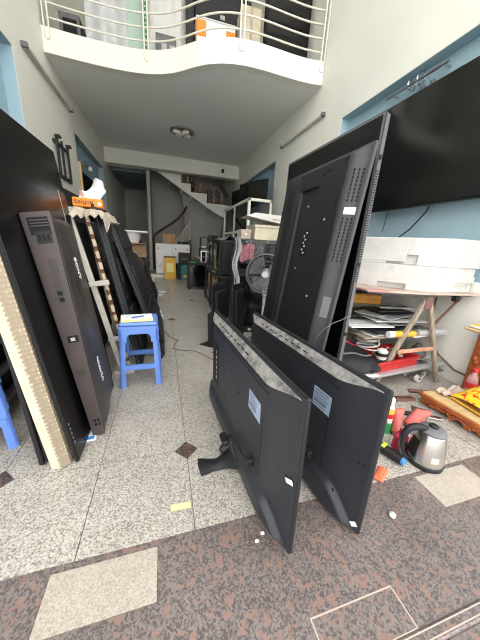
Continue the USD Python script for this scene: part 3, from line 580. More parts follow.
def make_stool(loc, rz, label):
    t = thing('plastic_stool', label, 'stool', loc, rz); H = 0.47; bh, th = 0.148, 0.122
    inn = lambda z: bh + (th - bh) * z / H
    put('seat', MB().box((-th - 0.006, -th - 0.006, H - 0.012), (th + 0.006, th + 0.006, H + 0.012), 0.01), 'blue_stool_plastic', t)
    put('seat_hole', MB().rod((0, 0, H + 0.006), (0, 0, H + 0.0128), 0.018), 'hole', t)
    for k in range(4):
        T = trimesh.transformations.rotation_matrix(k * math.pi / 2, [0, 0, 1])
        tilt = axes((0, -bh, 0), (1, 0, 0), np.array([0, bh - th, H]) / math.hypot(bh - th, H), np.cross((1, 0, 0), np.array([0, bh - th, H]) / math.hypot(bh - th, H)))
        arch = Polygon([(-0.085, 0.2)] + [(-0.085 + 0.03 - 0.03 * math.cos(a) + 0.006, 0.375 + 0.03 * math.sin(a)) for a in np.linspace(0, 1.57, 6)] + [(0.079 - 0.03 + 0.03 * math.sin(a), 0.375 + 0.03 * math.cos(a)) for a in np.linspace(0, 1.57, 6)] + [(0.085, 0.2)])
        ap = Polygon([(-inn(0.34) + 0.03, 0.345), (-th, H - 0.01), (th, H - 0.01), (inn(0.34) - 0.03, 0.345)]).difference(arch.buffer(0.0005))
        put('apron', MB().prism(ap, 0.008, T @ tilt), 'blue_stool_plastic', t, smooth=False)
        for s in (-1, 1):
            pass
        zc = 0.155 if k % 2 == 0 else 0.225
        put('crossbar', MB().prism([(-inn(zc) + 0.02, zc - 0.018), (inn(zc) - 0.02, zc - 0.018), (inn(zc) - 0.02, zc + 0.018), (-inn(zc) + 0.02, zc + 0.018)], 0.02, T @ tilt, z0=-0.014), 'blue_stool_plastic', t, smooth=False)
    for sx in (-1, 1):
        for sy in (-1, 1):
            B_, A_ = np.array([sx * bh, sy * bh, 0]), np.array([sx * th, sy * th, H - 0.01]); m = MB()
            for wdir in ((-sx, 0), (0, -sy)):
                wv_ = np.array([wdir[0], wdir[1], 0]) ; nv = np.array([-sx if wdir[0] == 0 else 0, -sy if wdir[1] == 0 else 0, 0]) * 0.012
                V = []
                for base, wd in ((B_, 0.045), (A_, 0.034)):
                    V += [base, base + wv_ * wd, base + wv_ * wd + nv, base + nv]
                m.add(trimesh.convex.convex_hull(np.array(V)))
            put('leg', m, 'blue_stool_plastic', t, smooth=False)
    return t
make_stool((-0.185, 1.925, 0), 0.03, 'sky blue plastic stool with a yellow paper pad on its seat')
make_stool((-0.93, 1.36, 0), 0.55, 'sky blue plastic stool cut by the left edge of the photo')
t = thing('paper_pad', 'yellow edged white paper pad with a blue pen stroke on the front stool', 'paper', (-0.19, 1.9, 0.4835), 0.12)
put('pad', MB().box((-0.115, -0.07, 0), (0.1, 0.08, 0.012), 0.002), 'yellow_paper', t); put('top_sheet', MB().box((-0.112, -0.05, 0.012), (0.1, 0.085, 0.0145)), 'white_paper', t)
put('pen', MB().rod((-0.04, -0.02, 0.0195), (0.04, 0.01, 0.0195), 0.005), 'dark_blue_plastic', t)

w, h = 0.78, 0.98
t = thing('thin_television', 'thin black television leaning between the cut-off blue stool and the cream foam', 'television', T=left_T(-0.57, 1.145, w, 0.06))
put('front_frame', MB().box((0, -0.012, 0), (w, 0.008, h), 0.003), 'black_plastic', t); put('screen', MB().box((0.01, -0.0135, 0.012), (w - 0.01, -0.0115, h - 0.01)), 'screen', t)
put('back_cover', MB().box((0.02, 0.008, 0.005), (w - 0.005, 0.03, h - 0.1), 0.008), 'matt_black', t)
for k in range(9): put('side_port', MB().box((w - 0.006, 0.012, 0.2 + k * 0.022), (w - 0.003, 0.024, 0.212 + k * 0.022)), 'hole', t)
for k in range(8): put('rear_rib', MB().box((0.04, 0.028, 0.12 + k * 0.09), (w - 0.004, 0.034, 0.135 + k * 0.09), 0.002), 'grey_plastic', t)
# cream foam slab
t = thing('foam_slab', 'tall cream packing foam slab with a dimpled side leaning beside the thin television', 'foam', T=left_T(-0.485, 1.108, 0.75, 0.115))
put('body', MB().prism([(0, -0.036), (0.744, -0.036), (0.75, 0.0), (0.728, 0.034), (0, 0.034)], 1.07), 'foam_old', t)
put('dimpled_face', MB().prism([(0.1, 0.035), (0.7285, 0.0345), (0.7515, 0.0005), (0.7535, 0.0025), (0.731, 0.038), (0.1, 0.038)], 1.068), 'bubble_foam', t, label='bumpy beige side')
# large glossy panel
w, h = 0.86, 1.53
t = thing('large_television', 'tall glossy black television leaning portrait behind the brown one on the left', 'television', T=left_T(-0.415, 1.13, w, 0.132))
put('front_frame', MB().box((0, -0.014, 0), (w, 0.0, h), 0.003), 'hole', t)
put('glass', MB().box((0.006, -0.001, 0.006), (w - 0.004, 0.003, h - 0.006), 0.001), 'gloss_black', t)
put('back_cover', MB().box((0.1, -0.03, 0.1), (w - 0.1, -0.013, h - 0.2), 0.008), 'black_plastic', t)
put('scratch_strip', MB().bar((0.12, 0.004, 1.12), (0.115, 0.004, 1.3), 0.008, 0.001, up=(0, 1, 0)), 'cable_grey', t)
for k in range(5): put('edge_clip', MB().box((w - 0.02, 0.002, 0.1 + k * 0.025), (w - 0.012, 0.006, 0.112 + k * 0.025)), 'grey_plastic', t)
# brown television with a thick side
w, h = 0.52, 1.125
t = thing('thick_television', 'thick brownish black television leaning portrait in front of the tall glossy one', 'television', T=left_T(-0.392, 1.30, w, 0.146))
th_ = lambda z: 0.058 + 0.056 * np.asarray(z) / h
sp = Polygon([(0.0, 0.0), (th_(0), 0.0), (th_(h), h), (0.012, h)]).buffer(-0.008).buffer(0.008)
put('side_frame', MB().prism(sp, 0.02, axes((w - 0.02, 0, 0), (0, 1, 0), (0, 0, 1), (1, 0, 0))), 'brown_plastic', t, smooth=30)
put('front_frame', MB().box((0, -0.002, 0), (w - 0.005, 0.02, h), 0.004), 'brown_plastic', t)
fb = lambda x, z: np.where((x < 0.006) | (x > w - 0.006) | (z < 0.006) | (z > h - 0.006), 0.02, th_(z) - 0.001 - 0.62 * th_(z) * sm(w - x, 0.06, 0.5) - 0.012 * sm(0.08 - x, 0, 0.08) + 0.012 * sm(w - x, 0.0, 0.1) * sm(h - z, 0, 0.16) * sm(z, 0, 0.14))
put('back_cover', shell(w, h, fb, nx=44, nz=50, inset=0.003), 'brown_black_plastic', t, smooth=60)
put('screen', MB().box((0.03, -0.004, 0.03), (w - 0.03, -0.0015, h - 0.03)), 'screen', t)
def side(nm, y0, y1, z0, z1, mt, d=0.0012): return put(nm, MB().box((w - 0.004, y0, z0), (w + d, y1, z1), 0.0004), mt, t)
side('handle_recess', 0.022, 0.098, 1.035, 1.105, 'hole')
for k in range(3): side('recess_slat', 0.03, 0.096, 1.068 + k * 0.011, 1.073 + k * 0.011, 'brown_black_plastic', 0.004)
side('recess_box', 0.036, 0.094, 1.0, 1.05, 'matt_black', 0.0014)
for k in range(3): side('recess_terminal', 0.044 + k * 0.016, 0.054 + k * 0.016, 1.012, 1.036, 'hole', 0.003)
put('connector_strip', MB().prism(Polygon([(0.05, 0.74), (0.066, 0.74), (0.074, 0.93), (0.058, 0.93)]).buffer(0.008), 0.002, axes((w - 0.001, 0, 0), (0, 1, 0), (0, 0, 1), (1, 0, 0))), 'brown_black_plastic', t)
for z in (0.745, 0.775): side('connector', 0.048, 0.068, z, z + 0.02, 'hole', 0.0025)
side('side_socket', 0.028, 0.074, 0.545, 0.58, 'hole', 0.0018); side('socket_pin', 0.042, 0.06, 0.554, 0.57, 'cable_grey', 0.004)
side('embossed_mark', 0.024, 0.06, 0.36, 0.40, 'brown_black_plastic', 0.0008)
for y in (0.024, 0.042):
    for z in (0.06, 0.085): side('foot_socket', y, y + 0.012, z, z + 0.016, 'hole', 0.0018)
def lettering(t, s, hgt, x, y, z, mt, rot90=True):
    m = text(s, hgt, 0.0015, True); m.vertices -= np.array([0, 0, 0])
    # reads downwards along the long side: text +x -> local -z, text +y -> local -x?  (back faces +y, seen from +y with x pointing left)
    T = axes((x, y, z), (0, 0, -1), (-1, 0, 0), (0, 1, 0)) if rot90 else axes((x, y, z), (-1, 0, 0), (0, 0, 1), (0, 1, 0))
    m.apply_transform(T); put('lettering', m, mt, t)
lettering(t, 'SONY', 0.028, w - 0.14, float(fb(w - 0.13, 0.88)) + 0.001, 0.93, 'white_paper')
lettering(t, 'BRAVIA', 0.028, w - 0.12, float(fb(w - 0.10, 0.3)) + 0.0012, 0.40, 'white_paper')
t = thing('paper_bag', 'small white paper with blue print under the brown television', 'paper', (-0.415, 1.36, 0.002), 0.15)
put('sheet', MB().box((-0.05, -0.1, 0), (0.03, 0.1, 0.006), 0.002), 'white_paper', t); put('print', MB().box((-0.045, -0.09, 0.005), (0.02, -0.065, 0.0068)), 'blue_tip', t)
# frame stand, row of stripped televisions behind
t = thing('wooden_stand', 'white wooden stand with a striped taped post behind the brown television', 'stand', (0, 0, 0))
put('post', MB().bar((-0.335, 2.0, 0.02), (-0.585, 2.0, 1.2), 0.035, 0.03, up=(0, 1, 0), bev=0.003), 'white_wood', t)
put('striped_post', MB().bar((-0.285, 2.02, 0.02), (-0.487, 2.03, 1.2), 0.022, 0.02, up=(0, 1, 0), bev=0.003), 'striped_tape', t, label='post wrapped in brown and white striped tape')
put('rung', MB().bar((-0.50, 1.975, 0.72), (-0.375, 1.985, 0.738), 0.03, 0.034, up=(0, 0, 1), bev=0.003), 'white_wood', t)
put('rung', MB().bar((-0.42, 2.0, 0.3), (-0.3, 2.02, 0.3), 0.03, 0.03, up=(0, 0, 1), bev=0.003), 'white_wood', t)
put('foot_bar', MB().box((-0.4, 1.99, 0), (-0.25, 2.4, 0.03), 0.003), 'white_wood', t)
def row_tv(label, x, y, w, h, lean, seed, bulge=0.03, mt='black_plastic', name='stripped_television'):
    t = thing(name, label, 'television', T=left_T(x, y, w, lean)); r = random.Random(seed)
    put('front_frame', MB().box((0, -0.014, 0), (w, 0.004, h), 0.003), 'matt_black', t)
    put('screen', MB().box((0.01, -0.0155, 0.01), (w - 0.01, -0.0135, h - 0.01)), 'screen', t)
    ridge = w - 0.16
    f = lambda X, Z: np.where((X < 0.005) | (X > w - 0.005) | (Z < 0.005) | (Z > h - 0.005), 0.003, 0.004 + bulge * sm(w - X, 0.004, 0.022) * sm(X, 0, 0.03) * sm(h - Z, 0, 0.03) * sm(Z, 0, 0.03) - 0.3 * bulge * sm(X, w * 0.35, w * 0.35 + 0.01) * sm(w * 0.6 - X, 0, 0.01) * sm(Z, h * 0.2, h * 0.2 + 0.015) * sm(h * 0.45 - Z, 0, 0.015))
    xs = np.unique(np.concatenate([np.linspace(0.002, w - 0.002, 50), np.linspace(w - 0.03, w - 0.003, 10), np.linspace(ridge - 0.014, ridge + 0.002, 6)])); zs = np.unique(np.concatenate([np.linspace(0.002, h - 0.002, 44), np.linspace(h - 0.075, h - 0.002, 14), np.linspace(0.003, 0.03, 6)]))
    put('back_cover', shell(w, h, f, xs, zs), mt, t, smooth=35)
    put('edge_strip', MB().box((w - 0.004, 0.0, 0.02), (w + 0.0008, 0.003, h - 0.02)), 'grey_plastic', t)
    for k in range(7):
        z = h * (0.10 + 0.12 * k) + r.uniform(-0.02, 0.02); x_ = w - r.uniform(0.03, 0.06)
        put('cutout', MB().box((x_ - r.uniform(0.03, 0.05), float(f(x_, z)) - 0.004, z), (x_, float(f(x_, z)) + 0.004, z + r.uniform(0.025, 0.06)), 0.003), 'hole', t)
    for k in range(8):
        x_, z = w * r.uniform(0.15, 0.93), h * r.uniform(0.08, 0.93); put('screw', MB().rod((x_, float(f(x_, z)) - 0.002, z), (x_, float(f(x_, z)) + 0.003, z), 0.006, n=8), 'grey_plastic', t)
    z = h * 0.55; x_ = w - 0.17; y_ = 0.004 + bulge
    put('port_panel', MB().box((x_ - 0.04, y_ - 0.002, z), (x_ + 0.06, y_ + 0.003, z + 0.2), 0.001), 'side_grey', t)
    put('rear_pod', MB().box((0.06, y_ - 0.004, h * 0.08), (w - 0.10, y_ + 0.02, h * 0.40), 0.008), mt, t); put('rear_pod', MB().box((0.06, y_ - 0.004, h * 0.8), (w - 0.12, y_ + 0.014, h * 0.93), 0.006), mt, t)
    for k in range(5): put('port', MB().box((x_ - 0.02, y_, z + 0.015 + k * 0.036), (x_ + 0.04, y_ + 0.0045, z + 0.034 + k * 0.036), 0.0008), 'hole', t)
    put('panel_seam', MB().box((0.04, y_ - 0.002, h * 0.46), (w - 0.03, y_ + 0.001, h * 0.466), 0.0008), 'hole', t)
    return t
row_tv('black stripped television right behind the striped post', -0.215, 2.07, 0.6, 1.275, 0.185, 11)
row_tv('black stripped television leaning farther right, its lower corner right of the front stool', -0.03, 2.235, 0.62, 1.24, 0.305, 12, 0.024)
row_tv('lower black television panel standing behind the stool next to the mint bottle', -0.03, 2.6, 0.6, 0.93, 0.3, 13, 0.012)
row_tv('half height dark television panel with its corner on the floor past the mint bottle', -0.085, 3.35, 0.55, 0.72, 0.33, 14, 0.012)
row_tv('farthest small black television panel leaning in the left row', -0.14, 4.55, 0.6, 0.72, 0.3, 15, 0.02)
row_tv('rounded black television behind the white wooden post and under the empty wall bracket', -0.62, 2.42, 0.6, 1.43, 0.13, 16, 0.05)
row_tv('tall black television hidden in the row behind the tissue box', -0.43, 2.75, 0.6, 1.2, 0.2, 17, 0.03)
# tan cloth and tissue box
u, v = grid(34, 22); nz = meshkit.fbm(np.stack([u * 5, v * 4, 0 * u + 3], -1), 3, 2)
cx = -0.70 + 0.36 * u; hang = np.maximum(0, 0.16 - u) * 0.35 + np.maximum(0, u - 0.86) * 0.6 + np.maximum(0, 0.2 - v) * 0.28
P = np.stack([cx + 0.03 * (nz - 0.5), 1.96 + 0.42 * v + 0.02 * np.sin(u * 25) * (1 - v), 1.222 + 0.03 * (nz - 0.6) - hang * (0.7 + 0.5 * np.sin(u * 31) ** 2)], -1)
single('draped_cloth', sheet(P, 0.006), 'cloth_tan', 'crumpled tan cloth draped over the stand and television tops on the left', 'cloth', smooth=60)
t = thing('tissue_box', 'orange tissue box with a white tissue on the tan cloth', 'tissue box', (-0.482, 2.13, 1.232), 0.08)
put('box', MB().box((-0.092, -0.055, 0), (0.088, 0.055, 0.056), 0.006), 'orange_card', t)
m = text('Saigon', 0.026, 0.001, True); m.apply_transform(axes((-0.085, -0.0555, 0.018), (1, 0, 0), (0, 0, 1), (0, -1, 0))); put('lettering', m, 'brown_wood', t)
put('emblem', MB().rod((0.07, -0.0545, 0.024), (0.07, -0.0562, 0.024), 0.012), 'white_paper', t)
u, v = grid(26, 16); nz = meshkit.fbm(np.stack([u * 3, v * 3, 0 * u], -1), 3, 9); a = (u - 0.5)
P = np.stack([0.0 + 0.17 * a * (0.75 + 0.25 * v) + 0.035 * v * (0.4 + nz), 0.05 * np.sin(a * 11 + v * 3) * v + 0.03 * (nz - 0.5), 0.052 + (0.045 + 0.085 * sm(a, -0.35, 0.15)) * v * (1 - 0.35 * sm(a, 0.28, 0.5)) + 0.05 * (nz - 0.5) * v], -1)
put('tissue', sheet(P, 0.003), 'tissue', t, smooth=60)
# far left heap
crate('brown_carton', 'big brown carton standing on the floor behind the left row', 'box', (-0.75, 3.75, 0), (-0.3, 4.3, 0.8), 'dull_cardboard', [('tape', (-0.54, 3.745, 0), (-0.5, 4.302, 0.802), 'cloth_tan')])
t = crate('open_carton', 'open light cardboard carton at the end of the left television row', 'box', (-0.5, 3.85, 0.802), (-0.24, 4.2, 0.99), 'dull_cardboard', [('flap', (-0.5, 3.8, 0.985), (-0.24, 3.86, 0.992), 'cardboard'), ('inside', (-0.485, 3.87, 0.9905), (-0.255, 4.18, 0.9925), 'brown_wood')], rz=0.1)
t = thing('plastic_tub', 'translucent white plastic tub lying on the open carton heap', 'tub', (-0.44, 4.05, 0.995), 0.2)
put('bowl', MB().lathe([(0, 0), (0.11, 0), (0.15, 0.12), (0.165, 0.13), (0.15, 0.135), (0.1, 0.012), (0, 0.012)], n=24), 'white_plastic', t, smooth=50)
put('cover', MB().box((-0.2, -0.16, 0.135), (0.22, 0.16, 0.16), 0.01), 'plastic_film', t)
single('dark_bundle', hullspheres([(-0.38, 4.5, 0.9), (-0.4, 4.55, 1.0), (-0.42, 4.5, 0.6), (-0.5, 4.55, 0.12)], [0.08, 0.07, 0.1, 0.12]), 'matt_black', 'dark bundled bag standing behind the plastic tub', 'bag', smooth=60)
single('yellow_bag', hullspheres([(-0.3, 5.25, 0.12), (-0.24, 5.3, 0.28), (-0.36, 5.45, 0.2)], [0.1, 0.09, 0.1]), 'cloth_tan', 'tan bag slumped on the floor at the far end of the left row', 'bag', smooth=60)
for k, (x, y, a) in enumerate(((-0.19, 5.02, 0.3), (-0.08, 5.2, 1.2), (-0.05, 5.5, 0.2))):
    single('scrap_paper', MB().cbox((x, y, 0.012), (0.14, 0.09, 0.02), 0.006, trimesh.transformations.rotation_matrix(a, [0, 0, 1])[:3, :3]), 'white_paper', ['crumpled white scrap paper on the floor nearest the left row', 'white scrap paper on the floor in the middle of three scraps', 'white scrap paper on the floor farthest from the camera'][k], 'paper')
t = thing('mint_bottle', 'pale mint bottle standing on the floor behind the stool', 'bottle', (-0.06, 3.13, 0))
put('body', MB().lathe([(0, 0), (0.045, 0), (0.05, 0.02), (0.05, 0.16), (0.02, 0.19), (0.02, 0.2), (0, 0.2)], n=20), 'blue_paint', t, smooth=40); put('cap', MB().lathe([(0, 0.2), (0.024, 0.2), (0.024, 0.225), (0, 0.225)], n=16), 'white_plastic', t)
t = thing('wall_television', 'black television hanging in the blue recess on the left wall', 'television', (XL + 0.03, 6.16, 1.15))
put('body', MB().box((-0.06, 0, 0), (0.0, 1.55, 1.1), 0.006), 'gloss_black', t); put('screen', MB().box((0, 0.015, 0.02), (0.003, 1.535, 1.085)), 'screen', t)
put('trim_strip', MB().box((-0.05, -0.05, -0.3), (0.01, -0.01, 1.25), 0.004), 'pale_wood', t, label='light wooden strip along the near edge')
t = thing('recess_lamp', 'small white spot lamp above the television in the left recess', 'lamp', (XL + 0.0, 6.9, 2.5)); put('arm', MB().rod((-0.1, 0, 0), (0.02, 0, -0.03), 0.012), 'steel', t); put('head', MB().lathe([(0, 0), (0.05, 0), (0.035, 0.08), (0, 0.08)], (0.03, 0, -0.09), n=16), 'white_plastic', t); put('cross_bar', MB().rod((-0.02, -0.3, 0.02), (-0.02, 0.3, 0.02), 0.012), 'steel', t)

# ------------------------------------------------------------------ work table at the right with the foam blocks
t = thing('work_table', 'long work table of a thin painted board on wooden trestles against the right wall', 'table', (0, 0, 0))
put('top', MB().prism([(1.44, 1.51), (1.88, 1.375), (2.385, 1.34), (2.385, 2.6), (1.44, 2.6)], 0.012, z0=0.766), 'board_paint', t, smooth=False)
put('under_board', MB().prism([(1.5, 1.56), (1.88, 1.44), (2.37, 1.4), (2.37, 2.55), (1.5, 2.55)], 0.02, z0=0.745), 'grey_plastic', t, smooth=False)
for y in (1.43, 2.45):
    put('leg', MB().bar((1.655, y + 0.03, 0), (1.945, y, 0.742), 0.035, 0.03, up=(0, 1, 0), bev=0.004), 'old_wood', t)
    put('leg', MB().bar((2.24, y - 0.05, 0), (1.965, y, 0.742), 0.034, 0.03, up=(0, 1, 0), bev=0.004), 'old_wood', t)
    put('crossbar', MB().bar((1.765, y - 0.015, 0.30), (2.14, y - 0.03, 0.315), 0.02, 0.03, up=(0, 0, 1), bev=0.003), 'rust_wood', t)
    put('hinge_plate', MB().cbox((1.955, y - 0.018, 0.69), (0.07, 0.008, 0.09), 0.003), 'cable_brown', t)
put('diagonal_brace', MB().bar((2.34, 1.44, 0.75), (2.13, 1.5, 0.42), 0.014, 0.014, up=(0, 1, 0)), 'cable_brown', t)
put('diagonal_brace', MB().bar((1.62, 2.0, 0.74), (1.52, 2.05, 0.62), 0.01, 0.01, up=(0, 1, 0)), 'rubber', t)
put('lower_shelf', MB().box((1.5, 1.5, 0.385), (2.36, 2.5, 0.40), 0.003), 'old_wood', t)
put('bracket', MB().cbox((2.19, 1.39, 0.735), (0.04, 0.05, 0.05), 0.01), 'rubber', t)
def foam_block(label, poly, z0, z1, notches, name='foam_block'):
    t = thing(name, label, 'foam', (0, 0, 0)); p = Polygon(poly)
    a = m3.Manifold.extrude(m3.CrossSection([np.array(p.buffer(-0.012).buffer(0.012, 4).exterior.coords)[:-1][::-1] if not p.exterior.is_ccw else np.array(p.buffer(-0.012).buffer(0.012, 4).exterior.coords)[:-1]], m3.FillRule.NonZero), z1 - z0).translate([0, 0, z0])
    for c, sz, ang in notches: a = a - m3.Manifold.cube(sz, True).rotate([0, 0, ang]).translate(c)
    put('block', a, 'foam', t, smooth=20); return t
f1 = foam_block('lower white styrofoam block lying directly on the work table', [(1.90, 1.40), (2.37, 1.42), (2.37, 2.3), (1.2, 2.4), (1.34, 2.18)], 0.78, 0.966,
           [((1.755, 1.61, 0.80), (0.20, 0.06, 0.05), 125), ((2.24, 1.40, 0.81), (0.16, 0.05, 0.05), 2)])
put('ridge', MB().box((2.08, 1.405, 0.85), (2.36, 1.414, 0.90), 0.003), 'foam', f1)
f2_ = foam_block('upper white styrofoam block stacked on top of the other on the work table', [(2.05, 1.415), (2.375, 1.40), (2.375, 2.35), (1.3, 2.45), (1.66, 2.02), (1.9, 1.60)], 0.968, 1.175,
           [((1.86, 1.66, 1.00), (0.22, 0.07, 0.09), 120)])
put('ridge', MB().bar((1.70, 1.955, 1.08), (1.88, 1.64, 1.08), 0.012, 0.19, up=(0, 0, 1), bev=0.004), 'foam', f2_)
# heap on the lower shelf
rs = random.Random(21); base = 0.402; cols = ['white_plastic', 'grey_plastic', 'matt_black', 'aluminium', 'white_paper', 'black_plastic', 'cloth_grey', 'white_plastic', 'pcb', 'aluminium', 'matt_black', 'white_plastic']
desc = ['white plastic panel at the bottom of the shelf heap', 'grey plastic panel second from the bottom of the shelf heap', 'black panel lying low in the shelf heap', 'silver metal sheet low in the shelf heap', 'white diffuser sheet in the middle of the shelf heap', 'black plastic cover in the middle of the shelf heap',
        'dull grey panel in the middle of the shelf heap', 'white panel above the dull grey one in the shelf heap', 'green circuit board lying in the shelf heap', 'silver metal sheet high in the shelf heap', 'small black cover high in the shelf heap', 'white strip of plastic topping the shelf heap']
for k in range(12):
    sx, sy = (0.62, 0.42) if k < 4 else (rs.uniform(0.28, 0.5), rs.uniform(0.2, 0.34))
    x = 1.84 if k < 4 else (1.62 + 0.09 * (k - 4) if k < 9 else 1.8 + 0.13 * (k - 9)); y = 1.78 + (rs.uniform(-0.05, 0.05) if k < 4 else rs.uniform(-0.12, 0.1))
    z = base + 0.0075 + k * 0.0145
    R = trimesh.transformations.euler_matrix(0, 0, rs.uniform(-0.4, 0.4))[:3, :3]
    t = thing('loose_sheet', desc[k], 'sheet', (x, y, z)); put('sheet', MB().cbox((0, 0, 0), (sx, sy, 0.009), 0.002, R), cols[k], t)
    put('rib', MB().cbox((0, -sy * 0.2, 0.0055), (sx * 0.8, 0.02, 0.004), 0.001, R), cols[(k + 3) % 12], t)
t = crate('tool_carton', 'orange cardboard box sitting on the heap under the work table', 'box', (1.72, 1.9, 0.575), (2.0, 2.1, 0.665), 'orange_box', [('lid', (1.73, 1.91, 0.665), (1.99, 2.09, 0.675), 'dull_cardboard'), ('seam', (1.719, 1.899, 0.618), (2.001, 2.101, 0.624), 'brown_wood')], rz=-0.25)
crate('dark_gadget', 'small dark gadget lying on top of the orange cardboard box', 'gadget', (1.78, 1.94, 0.68), (1.94, 2.04, 0.70), 'grey_plastic', [('display', (1.8, 1.95, 0.70), (1.88, 2.03, 0.702), 'matt_black')], rz=0.3)
t = thing('rolled_sheet', 'yellow wrapped roll with a white label at the front of the shelf', 'roll', (1.74, 1.47, 0.43), -0.06)
put('roll', MB().rod((0, 0, 0), (0.20, 0, 0), 0.026, n=16), 'yellow_plastic', t); put('label', MB().rod((-0.05, 0, 0), (0.0, 0, 0), 0.0262, n=16), 'white_paper', t)
t = thing('rolled_sheet', 'pale grey blue roll at the front of the shelf right of the yellow one', 'roll', (1.97, 1.46, 0.43), -0.02); put('roll', MB().rod((0, 0, 0), (0.3, 0, 0), 0.03, n=16), 'aluminium', t); put('end', MB().rod((0.298, 0, 0), (0.302, 0, 0), 0.02, n=12), 'grey_plastic', t)
crate('white_profile', 'long white plastic profile lying under the pale roll', 'profile', (1.92, 1.44, 0.402), (2.3, 1.52, 0.412), 'white_plastic', [('groove', (1.94, 1.47, 0.411), (2.28, 1.49, 0.413), 'grey_plastic')], rz=0.05)
# low trolley with tray and bag
t = thing('low_trolley', 'low metal trolley frame on caster wheels under the work table', 'trolley', (0, 0, 0))
for k in range(4): put('frame_rail', MB().bar((1.3, 1.36 + k * 0.19, 0.13), (2.36, 1.46 + k * 0.14, 0.13), 0.06, 0.02, up=(0, 0, 1), bev=0.003), 'white_wood' if k == 1 else 'aluminium', t)
for x in (1.45, 1.85, 2.25): put('cross_rail', MB().bar((x, 1.37, 0.112), (x, 1.95, 0.112), 0.04, 0.014, up=(0, 0, 1)), 'grey_plastic', t)
for x, y in ((1.50, 1.42), (2.06, 1.41), (2.17, 1.47), (2.25, 1.85), (1.5, 1.85)):
    w_ = put('caster_wheel', MB().add(trimesh.creation.cylinder(0.035, 0.022, sections=20), axes((x, y, 0.036), (1, 0, 0), (0, 0, 1), (0.3, -0.95, 0))), 'white_plastic', t)
    put('hub', MB().add(trimesh.creation.cylinder(0.012, 0.026, sections=12), axes((x, y, 0.036), (1, 0, 0), (0, 0, 1), (0.3, -0.95, 0))), 'grey_plastic', w_); put('caster_fork', MB().box((x - 0.012, y - 0.02, 0.06), (x + 0.012, y + 0.02, 0.106), 0.003), 'steel', t)
t = thing('red_tray', 'red plastic tray full of small parts on the low trolley', 'tray', (1.80, 1.56, 0.142), 0.14)
put('base', MB().box((-0.25, -0.13, 0), (0.25, 0.13, 0.01)), 'red_plastic', t)
for lo, hi in (((-0.25, -0.135, 0), (0.25, -0.12, 0.075)), ((-0.25, 0.12, 0), (0.25, 0.135, 0.075)), ((-0.25, -0.13, 0), (-0.236, 0.13, 0.075)), ((0.236, -0.13, 0), (0.25, 0.13, 0.075))): put('side', MB().box(lo, hi, 0.003), 'red_plastic', t)
put('rim', MB().box((-0.27, -0.152, 0.072), (0.27, -0.125, 0.082), 0.004).box((-0.27, 0.125, 0.072), (0.27, 0.152, 0.082), 0.004).box((-0.27, -0.14, 0.072), (-0.24, 0.14, 0.082), 0.004).box((0.24, -0.14, 0.072), (0.27, 0.14, 0.082), 0.004), 'red_plastic', t)
rs = random.Random(8)
kinds = [('connector_block', 'white connector block', 'white_plastic'), ('metal_bracket', 'steel bracket', 'steel'), ('power_adapter', 'grey adapter', 'grey_plastic'), ('plastic_clip', 'tan plastic clip', 'cloth_tan'), ('black_connector', 'black connector', 'matt_black')]
where = ['at the near left corner', 'at the middle', 'at the far right corner']
for k in range(14):
    kd = kinds[k % 5]; x, y = 1.66 + 0.14 * (k // 5) + rs.uniform(-0.06, 0.06), 1.53 + 0.03 * (k // 5) + rs.uniform(-0.06, 0.06)
    sz = np.array([rs.uniform(0.04, 0.11), rs.uniform(0.03, 0.05), rs.uniform(0.02, 0.04)])
    single(kd[0], MB().cbox((x, y, 0.16 + sz[2] / 2 + 0.012 * (k // 3)), sz, 0.006, trimesh.transformations.rotation_matrix(rs.uniform(0, 3), [0.2, 0.1, 1])[:3, :3]), kd[2], 'small loose %s %s of the red tray' % (kd[1], where[k // 5]), 'part', group='%ss in the red tray' % kd[1])
t = thing('motor_gadget', 'white and grey motor with a round body on the parts by the red tray', 'motor', (1.66, 1.46, 0.27), 0.3)
put('body', MB().lathe([(0, -0.04), (0.035, -0.04), (0.04, -0.02), (0.04, 0.03), (0.02, 0.045), (0, 0.045)], n=20), 'white_plastic', t); put('ring', MB().lathe([(0.041, -0.01), (0.046, -0.01), (0.046, 0.015), (0.041, 0.015)], n=20), 'matt_black', t); put('lead', MB().tube([(0.04, 0, 0), (0.1, 0.02, 0.03), (0.18, 0.0, 0.01), (0.2, -0.05, -0.03)], 0.005, 6), 'cable_grey', t); put('holder', MB().box((-0.07, -0.02, -0.1), (0.07, 0.02, -0.04), 0.006), 'matt_black', t)
for k, (c, r_) in enumerate((((1.62, 1.6, 0.33), 0.09), ((1.56, 1.52, 0.30), 0.08))):
    single('cable_coil', MB().tube([(c[0] + r_ * math.cos(a) * (1 + 0.06 * math.sin(3 * a)), c[1] + r_ * math.sin(a), c[2] + 0.02 * math.sin(a * 0.5 + k) + 0.004 * a) for a in np.linspace(0, 14, 60)], 0.006, 6), 'cloth_tan' if k == 0 else 'cable_grey', ['tan cable coil lying above the black bag on the trolley', 'grey cable coil nearest the tall televisions on the trolley'][k], 'cable', smooth=True)
u, v = grid(22, 16); nz = meshkit.fbm(np.stack([u * 4, v * 4, 0 * u], -1), 3, 5)
P = np.stack([1.22 + 0.34 * u, 1.38 + 0.24 * v - 0.03 * u, 0.16 + 0.20 * v * (1 - 0.45 * u) + 0.04 * nz + 0.02 * np.sin(v * 6)], -1)
t = thing('shoulder_bag', 'black fabric bag with red trim slumped on the low trolley', 'bag'); put('body', sheet(P, 0.03), 'matt_black', t, smooth=60); put('trim', MB().tube(P[:, -1] + np.array([0, 0.01, 0.012]), 0.012, 8), 'crimson_plastic', t, smooth=True); put('strap', MB().tube(P[::3, 8] + np.array([0, -0.01, 0.02]), 0.008, 6), 'grey_plastic', t, smooth=True)
